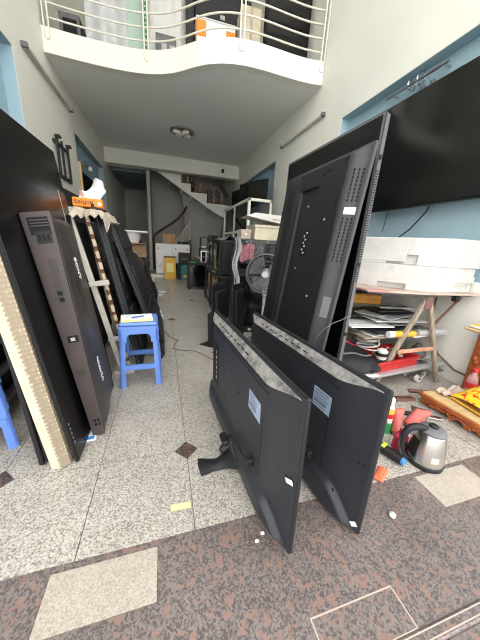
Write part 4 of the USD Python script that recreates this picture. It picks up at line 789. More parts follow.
crate('white_packet', 'white packet lying at the front foot of the black bag', 'packet', (1.3, 1.34, 0.142), (1.54, 1.40, 0.165), 'white_plastic', [('fold', (1.32, 1.36, 0.164), (1.52, 1.38, 0.168), 'grey_plastic')], rz=-0.1)
t = thing('metal_blower', 'dark grey conical tool on the right end of the low trolley', 'tool', (2.25, 1.62, 0.141), 0.4); put('cone', MB().lathe([(0, 0), (0.07, 0), (0.075, 0.03), (0.03, 0.1), (0.02, 0.12), (0, 0.12)], n=20), 'grey_plastic', t, smooth=40); put('nozzle', MB().tube([(0.02, 0, 0.1), (0.08, 0, 0.09), (0.13, 0.0, 0.03)], 0.014, 8), 'grey_plastic', t)

# ------------------------------------------------------------------ carved low table and snacks
t = thing('carved_table', 'low carved orange brown wooden table by the right wall', 'table', (0.0, -0.03, -0.03))
a0, b0 = np.array([1.80, 1.19]), np.array([1.825, 0.72])
top = Polygon([(1.79, 1.20), (1.805, 0.70), (2.3, 0.66), (2.34, 1.16)])
put('top', MB().prism(top.buffer(-0.01).buffer(0.01, 4), 0.022, z0=0.098), 'pale_wood', t)
put('edge_moulding', MB().prism(top.buffer(0.016).difference(top.buffer(-0.03)), 0.02, z0=0.092), 'carved_wood', t)
q = np.linspace(0, 1, 60)
prof = [(s_ * 0.50, 0.09) for s_ in (0, 1)] + [(s_ * 0.50, 0.036 + 0.02 * abs(math.sin(s_ * math.pi * 5)) + 0.008 * math.sin(s_ * 40)) for s_ in q[::-1]]
Ts = axes((1.795, 1.195, 0), (0.015 / 0.5, -1, 0), (0, 0, 1), (-1, 0, 0))
put('skirt', MB().prism(Polygon(prof), 0.025, Ts, z0=-0.02), 'carved_wood', t)
m = MB(); rs = random.Random(4)
for k in range(26):
    s_ = (k + 0.5) / 26; m.add(trimesh.creation.icosphere(1, 1.0).apply_scale([0.007, 0.012, 0.010]), axes((1.788 + 0.015 * s_, 1.195 - 0.5 * s_, 0.062 + rs.uniform(-0.012, 0.014)), (1, 0, 0), (0, 1, rs.uniform(-.6, .6)), (0, -rs.uniform(-.6, .6), 1)))
put('carving', m, 'carved_wood', t, smooth=60, kind='stuff')
put('skirt', MB().prism(Polygon([(x, z) for x, z in prof]), 0.025, axes((1.81, 0.70, 0), (1, -0.08, 0), (0, 0, 1), (0, -1, 0)), z0=-0.02), 'carved_wood', t)
for x, y in ((1.82, 1.15), (1.84, 0.75), (2.26, 0.72), (2.3, 1.12)): put('leg', MB().lathe([(0, 0.03), (0.022, 0.03), (0.032, 0.045), (0.022, 0.06), (0.03, 0.095), (0, 0.095)], (x, y, 0), n=12), 'carved_wood', t)
t = thing('carved_headboard', 'carved orange brown wooden board standing upright against the right wall', 'board', (2.33, 1.0, 0))
put('board', MB().box((-0.02, -0.02, 0.0), (0.02, 0.24, 0.5), 0.01), 'carved_wood', t)
put('cap_rail', MB().box((-0.035, -0.03, 0.5), (0.03, 0.25, 0.53), 0.01), 'carved_wood', t)
m = MB(); rs = random.Random(6)
for k in range(30): m.add(trimesh.creation.icosphere(1, 1.0).apply_scale([0.012, 0.016, 0.022]), axes((-0.02, 0.0 + 0.22 * rs.random(), 0.05 + 0.42 * rs.random()), (1, 0, 0), (0, 1, 0), (0, 0, 1)))
put('carving', m, 'carved_wood', t, smooth=60, kind='stuff')
crate('wooden_shelf', 'pale wooden wall shelf with papers at the right edge of the photo', 'shelf', (2.16, 0.95, 0.53), (2.395, 1.26, 0.55), 'pale_wood', [('bracket', (2.37, 1.0, 0.45), (2.395, 1.02, 0.53), 'pale_wood')])
crate('yellow_notebook', 'yellow notebook lying on the pale wall shelf', 'book', (2.18, 1.0, 0.552), (2.38, 1.24, 0.575), 'yellow_plastic', [('pages', (2.178, 1.005, 0.556), (2.182, 1.235, 0.571), 'white_paper')])
u, v = grid(24, 18); nz = meshkit.fbm(np.stack([u * 4, v * 4, 0 * u], -1), 3, 12); dome = np.sin(math.pi * np.clip(u, 0.02, 0.98)) ** 0.6 * np.sin(math.pi * np.clip(v, 0.02, 0.98)) ** 0.6
for sgn in (1,):
    c = np.stack([1.86 + 0.30 * u + 0.05 * v, 0.70 + 0.36 * v - 0.02 * u, 0.098 + 0.15 * dome + 0.035 * nz * dome + 0.01 * (1 - u)], -1)
t = thing('snack_bag', 'shiny yellow and red snack bag on the low carved table', 'snack bag'); put('bag', sheet(c, 0.004), 'snack_print', t, smooth=60)
put('white_panel', MB().cbox((2.06, 0.90, 0.268), (0.05, 0.06, 0.002), 0, trimesh.transformations.euler_matrix(0.1, -0.3, 0.1)[:3, :3]), 'white_paper', t)
put('end_seal', MB().bar((1.865, 0.71, 0.104), (1.91, 1.05, 0.104), 0.03, 0.004), 'yellow_plastic', t)
def drink(label, x, y, z, lab):
    t = thing('drink_bottle', label, 'bottle', (x, y, z))
    put('body', MB().lathe([(0, 0), (0.03, 0), (0.034, 0.012), (0.034, 0.10), (0.03, 0.125), (0.014, 0.155), (0.013, 0.17), (0, 0.17)], n=20), 'bottle_plastic', t, smooth=40)
    put('wrap', MB().lathe([(0.0345, 0.04), (0.0352, 0.04), (0.0352, 0.085), (0.0345, 0.085)], n=20), lab, t); put('cap', MB().lathe([(0, 0.168), (0.017, 0.168), (0.017, 0.192), (0.015, 0.195), (0, 0.195)], n=18), 'red_plastic', t)
drink('clear plastic bottle with a red cap behind the snack bag, the left one', 2.14, 1.09, 0.091, 'red_plastic')
drink('clear plastic bottle with a red cap at the right photo edge behind the snack bag', 2.25, 1.05, 0.091, 'salmon_paint')
u, v = grid(16, 14); nz = meshkit.fbm(np.stack([u * 4, v * 5, 0 * u], -1), 3, 15)
single('crumpled_wrapper', sheet(np.stack([1.88 + 0.2 * u, 1.07 + 0.07 * v, 0.092 + 0.04 * nz + 0.012 * np.sin(u * 9)], -1), 0.004), 'board_paint', 'crumpled white and red wrapper at the far left corner of the carved table', 'wrapper', smooth=60)
crate('dark_plank', 'short dark reddish plank on the floor before the carved table', 'plank', (1.62, 1.2, 0), (1.78, 1.25, 0.02), 'brown_wood', [('edge', (1.62, 1.198, 0.0), (1.78, 1.202, 0.016), 'cable_brown')], rz=-0.15)
crate('dark_plank', 'small reddish brown offcut lying behind the dark plank', 'plank', (1.84, 1.26, 0), (2.0, 1.30, 0.02), 'cable_brown', [('edge', (1.84, 1.258, 0.0), (2.0, 1.262, 0.016), 'brown_wood')], rz=-0.35)

# ------------------------------------------------------------------ kettle, can and tools
KX, KY = 1.29, 0.742; ang = math.atan2(-0.28, 0.96)       # spout to the right of the view, handle to the left
t = thing('electric_kettle', 'brushed steel electric kettle with a black handle on the floor', 'kettle', (KX, KY, 0.0), ang)
put('base', MB().lathe([(0, 0), (0.082, 0), (0.086, 0.006), (0.086, 0.022), (0.08, 0.028), (0, 0.028)], n=40), 'matt_black', t, smooth=40)
put('body', MB().lathe([(0.0, 0.026), (0.082, 0.028), (0.083, 0.045), (0.079, 0.09), (0.071, 0.14), (0.062, 0.178), (0.058, 0.188), (0.0, 0.188)], n=48), 'brushed_steel', t, smooth=40)
put('lid', MB().lathe([(0, 0.186), (0.059, 0.187), (0.061, 0.196), (0.052, 0.206), (0.03, 0.213), (0, 0.215)], n=40), 'grey_plastic', t, smooth=50)
put('lid_knob', MB().lathe([(0, 0.213), (0.02, 0.213), (0.022, 0.222), (0.016, 0.228), (0, 0.229)], n=20), 'matt_black', t, smooth=50)
put('spout', hullspheres([(0.05, 0, 0.168), (0.078, 0, 0.188), (0.05, 0.018, 0.186), (0.05, -0.018, 0.186)], [0.014, 0.004, 0.006, 0.006]), 'brushed_steel', t, smooth=60)
hp = [(-0.04, 0, 0.2), (-0.085, 0, 0.212), (-0.122, 0, 0.2), (-0.140, 0, 0.165), (-0.142, 0, 0.12), (-0.133, 0, 0.075), (-0.112, 0, 0.035), (-0.082, 0, 0.02)]
sp_ = CubicSpline(np.linspace(0, 1, len(hp)), np.array(hp)); hq = sp_(np.linspace(0, 1, 28))
mh = MB(); mh.tube(hq, np.interp(np.linspace(0, 1, 28), [0, 0.15, 0.5, 0.85, 1], [0.018, 0.018, 0.016, 0.014, 0.012]), 12); put('handle', mh, 'matt_black', t, smooth=True)
put('handle_inlay', MB().tube(hq[3:24] + (hq[3:24] - np.array([-0.06, 0, 0.11])) * 0.035, 0.013, 10), 'grey_plastic', t, smooth=True)
put('gauge_panel', MB().add(trimesh.creation.revolve([(0.0835, 0.05), (0.078, 0.10), (0.0705, 0.145), (0.0715, 0.145), (0.079, 0.10), (0.0845, 0.05)], angle=0.7, sections=10), trimesh.transformations.rotation_matrix(math.pi - 0.35, [0, 0, 1])), 'matt_black', t)
m = trimesh.creation.revolve([(0.0812, 0.058), (0.0785, 0.088), (0.0795, 0.088), (0.0822, 0.058)], angle=0.42, sections=8); R = trimesh.transformations.rotation_matrix(-1.95, [0, 0, 1])
st_ = put('sticker', MB().add(m, R), 'foam_old', t, label='worn pale sticker')
for k in range(5):
    R2 = trimesh.transformations.rotation_matrix(-1.95 + 0.21 + 0.07 * math.cos(k * 1.256), [0, 0, 1]); m = trimesh.creation.revolve([(0.0818, 0.067), (0.0812, 0.078), (0.0819, 0.078), (0.0825, 0.067)], angle=0.12, sections=3); m.apply_translation([0, 0, 0.004 * math.sin(k * 1.256)]); put('star_ray', MB().add(m, R2), 'white_paper', st_)
t = thing('spray_can', 'green red and yellow spray can standing beside the right front television', 'spray can', (1.27, 0.98, 0))
for nm, z0, z1, mt in (('green_band', 0.0, 0.085, 'can_green'), ('red_band', 0.085, 0.135, 'can_red'), ('yellow_band', 0.135, 0.17, 'can_yellow')): put(nm, MB().lathe([(0, z0), (0.03, z0), (0.03, z1), (0, z1)], n=24), mt, t)
put('white_label', MB().add(trimesh.creation.revolve([(0.0303, 0.075), (0.0303, 0.105), (0.031, 0.105), (0.031, 0.075)], angle=1.8, sections=12), trimesh.transformations.rotation_matrix(-3.2, [0, 0, 1])), 'white_paper', t)
put('shoulder', MB().lathe([(0, 0.17), (0.03, 0.17), (0.02, 0.188), (0, 0.188)], n=24), 'steel', t, smooth=40); put('cap', MB().lathe([(0, 0.188), (0.02, 0.188), (0.02, 0.225), (0.016, 0.23), (0, 0.23)], n=20), 'white_plastic', t)
t = thing('red_device', 'crimson box tool with a round dark button between the can and kettle', 'tool', (1.225, 0.84, 0), 0.3)
put('body', MB().box((-0.03, -0.03, 0), (0.035, 0.03, 0.10), 0.012), 'crimson_plastic', t); put('button', MB().rod((-0.005, -0.029, 0.06), (-0.005, -0.034, 0.06), 0.012), 'hole', t); put('nozzle', MB().rod((0, 0, 0.1), (0.02, 0.01, 0.118), 0.012), 'crimson_plastic', t)
t = thing('metal_clamp', 'salmon red painted cast clamp left of the other behind the kettle', 'tool', (1.36, 0.97, 0), 0.5)
put('jaw', MB().add(hullspheres([(-0.06, 0, 0.03), (-0.03, 0.02, 0.13), (0.0, 0.0, 0.14)], [0.024, 0.02, 0.014])), 'salmon_paint', t, smooth=50); put('arm', MB().add(hullspheres([(-0.06, 0, 0.025), (0.05, 0.01, 0.03)], [0.024, 0.02])), 'salmon_paint', t, smooth=50); put('screw', MB().rod((-0.02, 0, 0.09), (0.06, 0, 0.1), 0.01), 'steel', t)
t = thing('metal_clamp', 'salmon red painted cast clamp right of the other behind the kettle', 'tool', (1.50, 0.96, 0), -0.4)
put('jaw', MB().add(hullspheres([(-0.05, 0, 0.03), (0.0, 0.02, 0.10), (0.05, 0.0, 0.11)], [0.024, 0.02, 0.016])), 'salmon_paint', t, smooth=50); put('arm', MB().add(hullspheres([(-0.05, 0, 0.025), (0.06, 0.0, 0.03)], [0.022, 0.02])), 'salmon_paint', t, smooth=50); put('screw', MB().rod((0.06, 0, 0.03), (0.05, 0, 0.1), 0.009), 'steel', t)
t = thing('heat_gun', 'black torch tool with lime green marks and a blue tip on the floor', 'tool', (1.12, 0.83, 0.028), math.atan2(-0.16, 0.05) )
put('barrel', MB().rod((-0.13, 0, 0), (0.085, 0, 0), 0.026, 0.024, n=16), 'matt_black', t, smooth=40); put('tip', MB().rod((0.085, 0, 0), (0.10, 0, 0), 0.018, n=14), 'blue_tip', t)
for x in (-0.11, -0.06, -0.02): put('lime_mark', MB().box((x, -0.02, 0.018), (x + 0.02, 0.022, 0.0285), 0.003), 'lime_plastic', t)
put('trigger', MB().box((-0.09, -0.04, -0.012), (-0.05, -0.02, 0.012), 0.006), 'matt_black', t)
t = crate('orange_block', 'flat orange piece lying on the floor at the foot of the right front television', 'block', (0.94, 0.70, 0), (1.04, 0.745, 0.02), 'orange_red', [('ridge', (0.95, 0.715, 0.02), (1.03, 0.73, 0.024), 'orange_red')], rz=0.5)
t = thing('scraper', 'steel blade scraper lying beside the carved table', 'tool', (1.62, 1.04, 0.012), -0.5); put('blade', MB().box((-0.02, -0.018, -0.004), (0.14, 0.018, 0.004), 0.002), 'steel', t); put('grip', MB().box((-0.12, -0.015, -0.011), (-0.02, 0.015, 0.011), 0.006), 'matt_black', t)
for k, (x, y) in enumerate(((1.30, 1.12), (1.36, 1.2), (1.25, 1.22))):
    single('cable_coil', MB().tube([(x + 0.06 * math.cos(a), y + 0.045 * math.sin(a), 0.01 + 0.005 * a) for a in np.linspace(0, 12, 44)], 0.006, 6), 'cable_black', 'black cable coil on the floor behind the spray can, %s of three' % ['nearest', 'middle', 'farthest'][k], 'cable', smooth=True)
crate('blue_rag', 'small light blue rag between the salmon clamps', 'rag', (1.41, 0.9, 0), (1.46, 0.93, 0.07), 'blue_tip', [('fold', (1.408, 0.91, 0.01), (1.412, 0.925, 0.06), 'blue_paint')], bev=0.012)
single('white_lump', MB().cbox((0.878, 0.549, 0.009), (0.028, 0.024, 0.018), 0.007, trimesh.transformations.rotation_matrix(0.5, [0, 0, 1])[:3, :3]), 'white_plastic', 'small white crumb on the dark granite in front of the televisions', 'crumb')
single('yellow_tape', MB().cbox((0.04, 0.798, 0.0012), (0.078, 0.025, 0.0012), 0, trimesh.transformations.rotation_matrix(-0.03, [0, 0, 1])[:3, :3]), 'yellow_paper', 'pale yellow strip of tape stuck on the front terrazzo floor', 'tape')
for k, (x, y) in enumerate(((0.30, 0.60), (-0.06, 0.4), (0.33, 0.62))):
    single('paper_scrap', MB().cbox((x, y, 0.004), (0.014, 0.01, 0.006), 0.002), 'white_paper', ['tiny white scrap at the bottom of the left front television', 'tiny pale scrap on the dark granite at lower centre', 'tiny white scrap just right of its neighbour by the front television'][k], 'scrap')

# ------------------------------------------------------------------ middle and back of the room
t = thing('electric_fan', 'grey standing fan with a round wire cage beside the tall televisions', 'fan', T=axes((1.03, 2.50, 0), np.array([0.9, -0.43, 0]) / math.hypot(.9, .43), np.array([0.43, 0.9, 0]) / math.hypot(.9, .43), (0, 0, 1)))
put('base', MB().lathe([(0, 0), (0.16, 0), (0.16, 0.02), (0.04, 0.04), (0, 0.04)], n=28), 'grey_plastic', t); put('pole', MB().rod((0, 0.05, 0.03), (0, 0.05, 0.66), 0.018), 'cable_grey', t); put('motor', MB().rod((0, 0.02, 0.77), (0, 0.16, 0.77), 0.055, 0.045, n=18), 'cable_grey', t)
cg = MB()
for yy, rr in ((-0.06, 0.2), (0.05, 0.2), (-0.075, 0.13)): cg.tube([(rr * math.cos(a), yy, 0.77 + rr * math.sin(a)) for a in np.linspace(0, 2 * math.pi, 41)[:-1]], 0.002 if rr < 0.19 else 0.007, 6, True)
put('cage_ring', cg, 'grey_plastic', t, smooth=True); cg = MB()
for k in range(20):
    a = k * math.pi / 10; cg.tube([(0.05 * math.cos(a), -0.09, 0.77 + 0.05 * math.sin(a)), (0.14 * math.cos(a), -0.078, 0.77 + 0.14 * math.sin(a)), (0.2 * math.cos(a), -0.06, 0.77 + 0.2 * math.sin(a)), (0.205 * math.cos(a), 0.05, 0.77 + 0.205 * math.sin(a))], 0.0009, 4)
put('cage_wire', cg, 'matt_black', t, kind='stuff')
put('front_badge', MB().rod((0, -0.1, 0.77), (0, -0.085, 0.77), 0.03, n=20), 'white_plastic', t)
for k in range(3):
    u, v = grid(10, 8); a = k * 2.094 + 0.4 + (v - 0.5) * 1.5; r = 0.04 + 0.14 * u
    put('blade', sheet(np.stack([r * np.cos(a), -0.02 + 0.05 * (v - 0.5), 0.77 + r * np.sin(a)], -1), 0.003), 'fan_blade', t, smooth=60)
put('height_knob', MB().box((-0.025, 0.02, 0.52), (0.025, 0.08, 0.66), 0.01), 'cable_grey', t)
# the two small sets standing between the fan and the front pair
T_ = frame((0.475, 2.5, 0.02), 0.95, 0.04)
t = thing('small_television', 'small black television on a foot behind the left front television', 'television', T=T_)
put('front_frame', MB().box((0, -0.012, 0), (0.34, 0.006, 0.62), 0.004), 'matt_black', t); put('screen', MB().box((0.012, 0.005, 0.02), (0.328, 0.0075, 0.608)), 'gloss_black', t); put('back_cover', MB().box((0.03, -0.05, 0.05), (0.31, -0.01, 0.55), 0.015), 'black_plastic', t)
put('lower_frame', MB().box((-0.03, -0.02, -0.012), (0.09, 0.035, 0.33), 0.005), 'matt_black', t); put('foot', MB().prism([(-0.08, -0.08), (0.12, -0.1), (0.1, 0.06), (-0.06, 0.12)], 0.012, z0=-0.02), 'matt_black', t)
for z in (0.12, 0.2): put('screw', MB().rod((0.2, 0.006, z), (0.2, 0.009, z), 0.008), 'cable_grey', t)
t = thing('small_television', 'narrow black television panel standing right of the small one on a foot', 'television', T=frame((0.66, 2.36, 0.004), 0.9, 0.05))
put('front_frame', MB().box((0, -0.012, 0), (0.26, 0.006, 0.66), 0.004), 'matt_black', t); put('screen', MB().box((0.01, 0.005, 0.02), (0.25, 0.0075, 0.648)), 'gloss_black', t); put('back_cover', MB().box((0.02, -0.04, 0.04), (0.24, -0.01, 0.6), 0.012), 'black_plastic', t); put('edge_light', MB().box((0.08, 0.007, 0.14), (0.1, 0.0085, 0.16)), 'cable_grey', t)
def crt(label, lo, hi, face, seed, mt='black_plastic'):
    """Tube television: a deep cabinet with a stepped, tapering back. face: '-x' or '-y' is where the screen looks."""
    lo, hi = np.array(lo, float), np.array(hi, float); c0 = np.array([(lo[0] + hi[0]) / 2, (lo[1] + hi[1]) / 2, lo[2]]); s = hi - lo
    wd, dp = (s[0], s[1]) if face == '-y' else (s[1], s[0]); hh = s[2]
    t = thing('tube_television', label, 'television', c0, 0 if face == '-y' else -math.pi / 2)
    put('cabinet', MB().box((-wd / 2, -dp / 2 + 0.01, 0), (wd / 2, -dp * 0.05, hh), 0.02), mt, t)
    V = [(x * wd / 2 * k, y, z) for y, k, za, zb_ in ((-dp * 0.06, 0.96, 0.02 * hh, 0.97 * hh), (dp / 2, 0.62, 0.1 * hh, 0.72 * hh)) for x in (-1, 1) for z in (za, zb_)]
    put('rear_housing', trimesh.convex.convex_hull(np.array(V)), mt, t, smooth=False)
    put('bezel', MB().prism(sbox(-wd / 2, 0.0, wd / 2, hh).buffer(-0.01).buffer(0.01).difference(sbox(-wd / 2 + 0.05, 0.12 * hh, wd / 2 - 0.05, hh - 0.05).buffer(0.01)), 0.02, XZ(-dp / 2 + 0.012)), 'grey_plastic' if seed % 2 else 'matt_black', t)
    u, v = grid(14, 12); P = np.stack([(u - 0.5) * (wd - 0.08), -dp / 2 + 0.014 - 0.02 * np.cos((u - 0.5) * 2.6) * np.cos((v - 0.5) * 2.4), 0.11 * hh + v * (hh * 0.89 - 0.045)], -1)
    put('screen', sheet(P, 0.003), 'screen', t, smooth=60)
    for k in range(4): put('button', MB().box((wd * (-0.3 + 0.1 * k), -dp / 2 - 0.012, 0.03 * hh), (wd * (-0.26 + 0.1 * k), -dp / 2 - 0.005, 0.07 * hh), 0.002), 'cable_grey', t)
    for k in range(6): put('vent_slot', MB().box((-wd * 0.25, dp * 0.1 + k * 0.03, hh * 0.885 - k * 0.016), (wd * 0.25, dp * 0.1 + k * 0.03 + 0.01, hh * 0.90 - k * 0.016)), 'hole', t)
    return t
crt('large black tube television under the pink cloth behind the fan', (0.80, 2.85, 0.0), (1.75, 3.45, 0.74), '-y', 2)
crt('black tube television stacked on the large one behind the fan, film over its top', (0.80, 2.88, 0.745), (1.72, 3.45, 1.08), '-y', 4)
crt('black tube television on the floor left of the large one with the pink cloth', (0.74, 3.55, 0.0), (1.35, 4.2, 0.60), '-x', 2)
crt('black tube television stacked second in the row along the right side', (0.76, 3.57, 0.605), (1.37, 4.18, 1.10), '-x', 4)
crt('black tube television on the floor, third along the right row', (0.78, 4.3, 0.0), (1.4, 5.0, 0.60), '-x', 6)
crt('black tube television stacked on the third one along the right row', (0.84, 4.32, 0.605), (1.4, 4.95, 1.06), '-x', 8)
crt('black tube television facing the camera at the far end of the right row', (0.52, 5.9, 0.0), (0.95, 6.3, 0.60), '-y', 2)
u, v = grid(30, 16); nz = meshkit.fbm(np.stack([u * 5, v * 4, 0 * u], -1), 3, 31)
P = np.stack([0.76 + 0.99 * u, 2.84 - 0.02 * v + 0.5 * np.maximum(0, 0.35 - v), 1.105 - 0.30 * np.maximum(0, v - 0.35) * (0.75 + 0.5 * nz) / 0.65 + 0.02 * nz], -1)
P[..., 1] -= 0.02 * np.sin(u * 40) * np.maximum(0, v - 0.35)
single('plastic_film', sheet(P, 0.003), 'grey_film', 'translucent plastic film hanging over the top tube television behind the fan', 'plastic film', smooth=60)
u, v = grid(14, 40)
P = np.stack([0.765 + 0.05 * u + 0.02 * np.sin(v * 9), 2.82 + 0.05 * np.sin(u * 6) , 1.12 - 0.55 * v], -1)
single('plastic_film', sheet(P, 0.004), 'plastic_film', 'narrow strip of whitish film hanging at the left edge of the stacked tube televisions', 'plastic film', smooth=60)
u, v = grid(16, 14); P = np.stack([0.83 + 0.155 * u - 0.015 * v, 2.80 - 0.015 * np.sin(u * 14) - 0.01 * v, 1.06 - 0.18 * v - 0.02 * np.sin(u * 7)], -1)
single('pink_cloth', sheet(P, 0.005), 'cloth_pink', 'faded pink cloth hanging over the front of the stacked tube television', 'cloth', smooth=60)
crate('foam_carton', 'cream box on the film covered tube television behind the fan', 'box', (1.02, 2.90, 1.11), (1.35, 3.2, 1.27), 'foam_old', [('lid', (1.01, 2.89, 1.25), (1.36, 3.21, 1.28), 'foam_old')])
t = thing('foam_board', 'white sloping foam board on top of the cream box behind the fan', 'foam', (1.0, 2.86, 1.30), 0.0); put('board', MB().prism([(-0.1, 0.06), (0.36, 0.0), (0.36, 0.09), (0.0, 0.1)], 0.3, axes((0, 0.3, 0), (1, 0, 0), (0, 0, 1), (0, -1, 0))), 'foam', t); put('edge_tape', MB().box((0.2, -0.001, 0.035), (0.35, 0.001, 0.05)), 'cloth_tan', t)
crate('small_grey_box', 'small pale grey box left of the cream box on the stacked televisions', 'box', (0.86, 2.92, 1.11), (0.98, 3.1, 1.22), 'cloth_tan', [('knob', (0.9, 2.905, 1.15), (0.93, 2.92, 1.18), 'white_plastic')])
u, v = grid(22, 14); nz = meshkit.fbm(np.stack([u * 5, v * 4, 0 * u], -1), 3, 41)
single('grey_cover', sheet(np.stack([0.78 + 0.6 * u, 3.6 + 1.3 * v, 1.12 + 0.07 * nz - 0.1 * np.maximum(0, 0.2 - u) / 0.2 - 0.05 * v], -1), 0.005), 'cloth_grey', 'grey dusty cover lying over the tube televisions along the right row', 'cover', smooth=60)
# glazed display cabinet
t = thing('display_cabinet', 'aluminium framed glass display cabinet standing against the right wall', 'cabinet', (1.58, 5.0, 0))
CW, CL, CH = 0.5, 2.1, 1.92
for x in (0, CW - 0.05):
    for y in (0, CL / 2 - 0.025, CL - 0.05): put('post', MB().box((x, y, 0), (x + 0.05, y + 0.05, CH), 0.004), 'rail_paint', t)
for z in (0.02, 1.30, CH - 0.05):
    put('rail', MB().box((0, 0, z), (CW, 0.04, z + 0.05), 0.003), 'rail_paint', t); put('rail', MB().box((0, 0, z), (0.04, CL, z + 0.05), 0.003), 'rail_paint', t)
for z in (0.05, 0.7, 1.32, CH - 0.012): put('shelf', MB().box((0.02, 0.02, z), (CW, CL, z + 0.012)), 'rail_paint' if z < 1.9 else 'grey_plastic', t)
put('back_panel', MB().box((CW - 0.015, 0, 0.05), (CW, CL, CH)), 'grey_paint', t)
for k in range(2): put('door', MB().box((0.012 + 0.01 * k, 0.03 + k * CL / 2, 0.07), (0.017 + 0.01 * k, CL / 2 + k * (CL / 2 - 0.03), CH - 0.05)), 'glass_pane', t)
for za, zb_ in ((0.07, 1.3), (1.35, CH - 0.05)): put('side_glass', MB().box((0.05, 0.018, za), (CW - 0.05, 0.022, zb_)), 'glass_pane', t)
rs = random.Random(5)
for k in range(7):
    y = 0.15 + k * 0.27; crate('circuit_board', 'green circuit board on the display cabinet shelf, %s from the near end' % ['first', 'second', 'third', 'fourth', 'fifth', 'sixth', 'seventh'][k], 'circuit board', (1.7, 5.0 + y, 1.335), (1.96, 5.02 + y, 1.335 + rs.uniform(0.12, 0.3)), 'pcb', [('component', (1.75, 4.985 + y, 1.36), (1.8, 5.0 + y, 1.40), 'matt_black'), ('component', (1.86, 4.985 + y, 1.37), (1.9, 5.0 + y, 1.42), 'steel')], bev=0.002)
def bar_tv(label, loc, rz, w, h):
    t = thing('flat_panel_television', label, 'television', loc, rz); put('front_frame', MB().box((-w / 2, -0.012, 0), (w / 2, 0.0, h), 0.004), 'matt_black', t); put('screen', MB().box((-w / 2 + 0.02, -0.0135, 0.02), (w / 2 - 0.02, -0.0115, h - 0.02)), 'screen', t); put('back_cover', MB().box((-w / 2 + 0.04, -0.002, 0.03), (w / 2 - 0.04, 0.06, h * 0.75), 0.02), 'black_plastic', t); put('foot', MB().box((-0.12, -0.08, -0.012), (0.12, 0.1, 0.004), 0.004), 'matt_black', t); return t
bar_tv('black television standing at the near end on top of the display cabinet', (1.90, 5.40, 1.935), -1.0, 0.5, 0.40)
bar_tv('black television standing in the middle on top of the display cabinet', (1.80, 5.85, 1.935), -1.25, 0.55, 0.42)
bar_tv('wide black television standing at the far end on top of the display cabinet', (1.80, 6.55, 1.935), -1.4, 0.7, 0.40)
t = thing('recess_lamp', 'small spot lamp in the blue recess above the display cabinet', 'lamp', (XR + 0.03, 5.62, 2.36)); put('arm', MB().rod((0, 0, 0), (0.1, 0, 0.03), 0.012), 'steel', t); put('head', MB().lathe([(0, 0), (0.05, 0), (0.035, 0.08), (0, 0.08)], (0, 0, -0.06), n=16), 'white_plastic', t)
# table with a heap of electronics
t = thing('side_table', 'table carrying a heap of electronics near the foot of the stairs', 'table', (0, 0, 0)); put('top', MB().box((0.86, 6.35, 0.66), (1.5, 7.7, 0.69), 0.005), 'pale_wood', t)
for x in (0.9, 1.46):
    for y in (6.4, 7.65): put('leg', MB().box((x - 0.02, y - 0.02, 0), (x + 0.02, y + 0.02, 0.66)), 'old_wood', t)
heap = [('amplifier', 'black amplifier at the near left of the electronics table', 'matt_black', (0.9, 6.4, 0.692), (1.2, 6.7, 0.79)), ('disc_player', 'pale flat player on the black amplifier at the electronics table', 'foam_old', (0.92, 6.42, 0.792), (1.2, 6.7, 0.86)),
        ('disc_player', 'silver flat player right of the amplifier on the electronics table', 'aluminium', (1.22, 6.42, 0.692), (1.48, 6.7, 0.77)), ('disc_player', 'cream flat player on top of the silver one', 'foam_old', (1.22, 6.42, 0.772), (1.48, 6.7, 0.84)),
        ('monitor_box', 'dark box in the second row of the electronics table', 'matt_black', (0.92, 6.85, 0.692), (1.15, 7.1, 0.92)), ('monitor_box', 'grey box in the second row of the electronics table', 'grey_plastic', (1.18, 6.85, 0.692), (1.45, 7.1, 0.98)), ('white_adapter', 'small white adapter on the dark box of the electronics table', 'white_plastic', (0.97, 6.88, 0.922), (1.08, 7.0, 0.97)),
        ('speaker_cabinet', 'tall black speaker at the back of the electronics table', 'matt_black', (1.0, 7.3, 0.692), (1.2, 7.55, 1.2)), ('speaker_cabinet', 'tall dark grey speaker right of the black one on the electronics table', 'grey_plastic', (1.25, 7.3, 0.692), (1.48, 7.55, 1.28)), ('white_carton', 'white carton below the near edge of the electronics table', 'white_paper', (0.86, 6.2, 0.605), (0.99, 6.33, 0.86))]
for nm, lb, mt, lo, hi in heap:
    lo_, hi_ = np.array(lo), np.array(hi); f_ = (lo_ + hi_) / 2
    crate(nm, lb, nm.split('_')[-1] if '_' in nm else nm, lo, hi, mt, [('front_plate', (lo[0] + 0.02, lo[1] - 0.004, lo[2] + 0.015), (hi[0] - 0.02, lo[1] + 0.001, hi[2] - 0.015), 'gloss_black' if mt != 'matt_black' else 'grey_plastic'), ('knob', (f_[0] - 0.012, lo[1] - 0.012, f_[2] - 0.012), (f_[0] + 0.012, lo[1] - 0.003, f_[2] + 0.012), 'cable_grey')])
t = thing('white_cabinet', 'low white cabinet with orange handles on the step before the stairs', 'cabinet', (-0.22, 8.1, 0.083)); put('body', MB().box((0, 0, 0), (1.0, 0.35, 0.89), 0.01), 'white_plastic', t)
for k in range(2): put('door', MB().box((0.02 + k * 0.49, -0.014, 0.03), (0.49 + k * 0.49, 0.0, 0.86), 0.005), 'white_paper', t)
for x, z in ((0.06, 0.72), (0.56, 0.72), (0.10, 0.2), (0.9, 0.72)): put('handle', MB().box((x, -0.03, z), (x + 0.035, -0.013, z + 0.06), 0.004), 'orange_card', t)
crate('small_carton', 'brown cardboard carton standing on the white cabinet before the stairs', 'box', (0.0, 8.15, 0.975), (0.36, 8.4, 1.26), 'cardboard', [('tape', (0.16, 8.145, 0.975), (0.2, 8.402, 1.262), 'cloth_tan')])
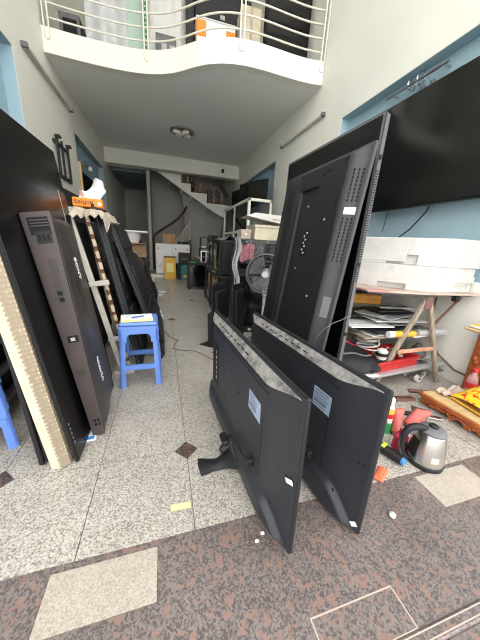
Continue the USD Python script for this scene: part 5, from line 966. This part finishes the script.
crate('black_bag', 'dark low bag lying right of the carton on the white cabinet', 'bag', (0.42, 8.15, 0.975), (0.74, 8.4, 1.05), 'matt_black', [('strap', (0.5, 8.14, 1.0), (0.56, 8.15, 1.05), 'grey_plastic')], bev=0.03)
crate('yellow_crate', 'yellow box standing on the floor before the white cabinet', 'box', (0.02, 7.55, 0.0), (0.33, 7.8, 0.60), 'yellow_plastic', [('lid', (0.01, 7.54, 0.60), (0.34, 7.81, 0.63), 'dull_cardboard'), ('front_label', (0.08, 7.545, 0.2), (0.27, 7.55, 0.45), 'yellow_paper')])
crate('teal_machine', 'teal box with a yellow disc on the floor right of the yellow box', 'box', (0.46, 7.5, 0.0), (0.70, 7.8, 0.42), 'teal_plastic', [('disc', (0.54, 7.49, 0.06), (0.64, 7.5, 0.14), 'yellow_plastic'), ('top', (0.45, 7.49, 0.42), (0.71, 7.81, 0.46), 'matt_black')])
crate('black_printer', 'black printer sitting on the teal box before the stairs', 'printer', (0.42, 7.5, 0.465), (0.72, 7.8, 0.75), 'matt_black', [('slot', (0.48, 7.49, 0.56), (0.66, 7.5, 0.6), 'grey_plastic')])
crate('black_speaker', 'narrow black speaker between the yellow and teal boxes', 'speaker', (0.35, 7.55, 0.0), (0.45, 7.8, 0.44), 'matt_black', [('grille', (0.36, 7.545, 0.05), (0.44, 7.55, 0.4), 'gloss_black')])
crate('green_box', 'bright green box near the floor end of the right row', 'box', (0.66, 6.7, 0.36), (0.80, 6.9, 0.56), 'green_plastic', [('cap', (0.65, 6.69, 0.55), (0.81, 6.91, 0.57), 'green_plastic')])
crate('white_crate', 'white carton under the bright green box', 'box', (0.64, 6.66, 0.0), (0.82, 6.95, 0.358), 'white_plastic', [('tape', (0.72, 6.655, 0.0), (0.75, 6.952, 0.359), 'cloth_tan')])
single('pink_bag', hullspheres([(0.98, 5.45, 0.1), (1.0, 5.5, 0.3), (1.05, 5.6, 0.12)], [0.09, 0.05, 0.09]), 'foam_old', 'whitish pink plastic bag on the floor between the tube televisions', 'bag', smooth=60)
single('black_banner', MB().bar((1.86, 9.1, 2.95), (2.12, 9.1, 2.55), 0.03, 0.14, up=(0, 0, 1), bev=0.005), 'matt_black', 'black bent strip hanging before the stairs above the display cabinet', 'strip')
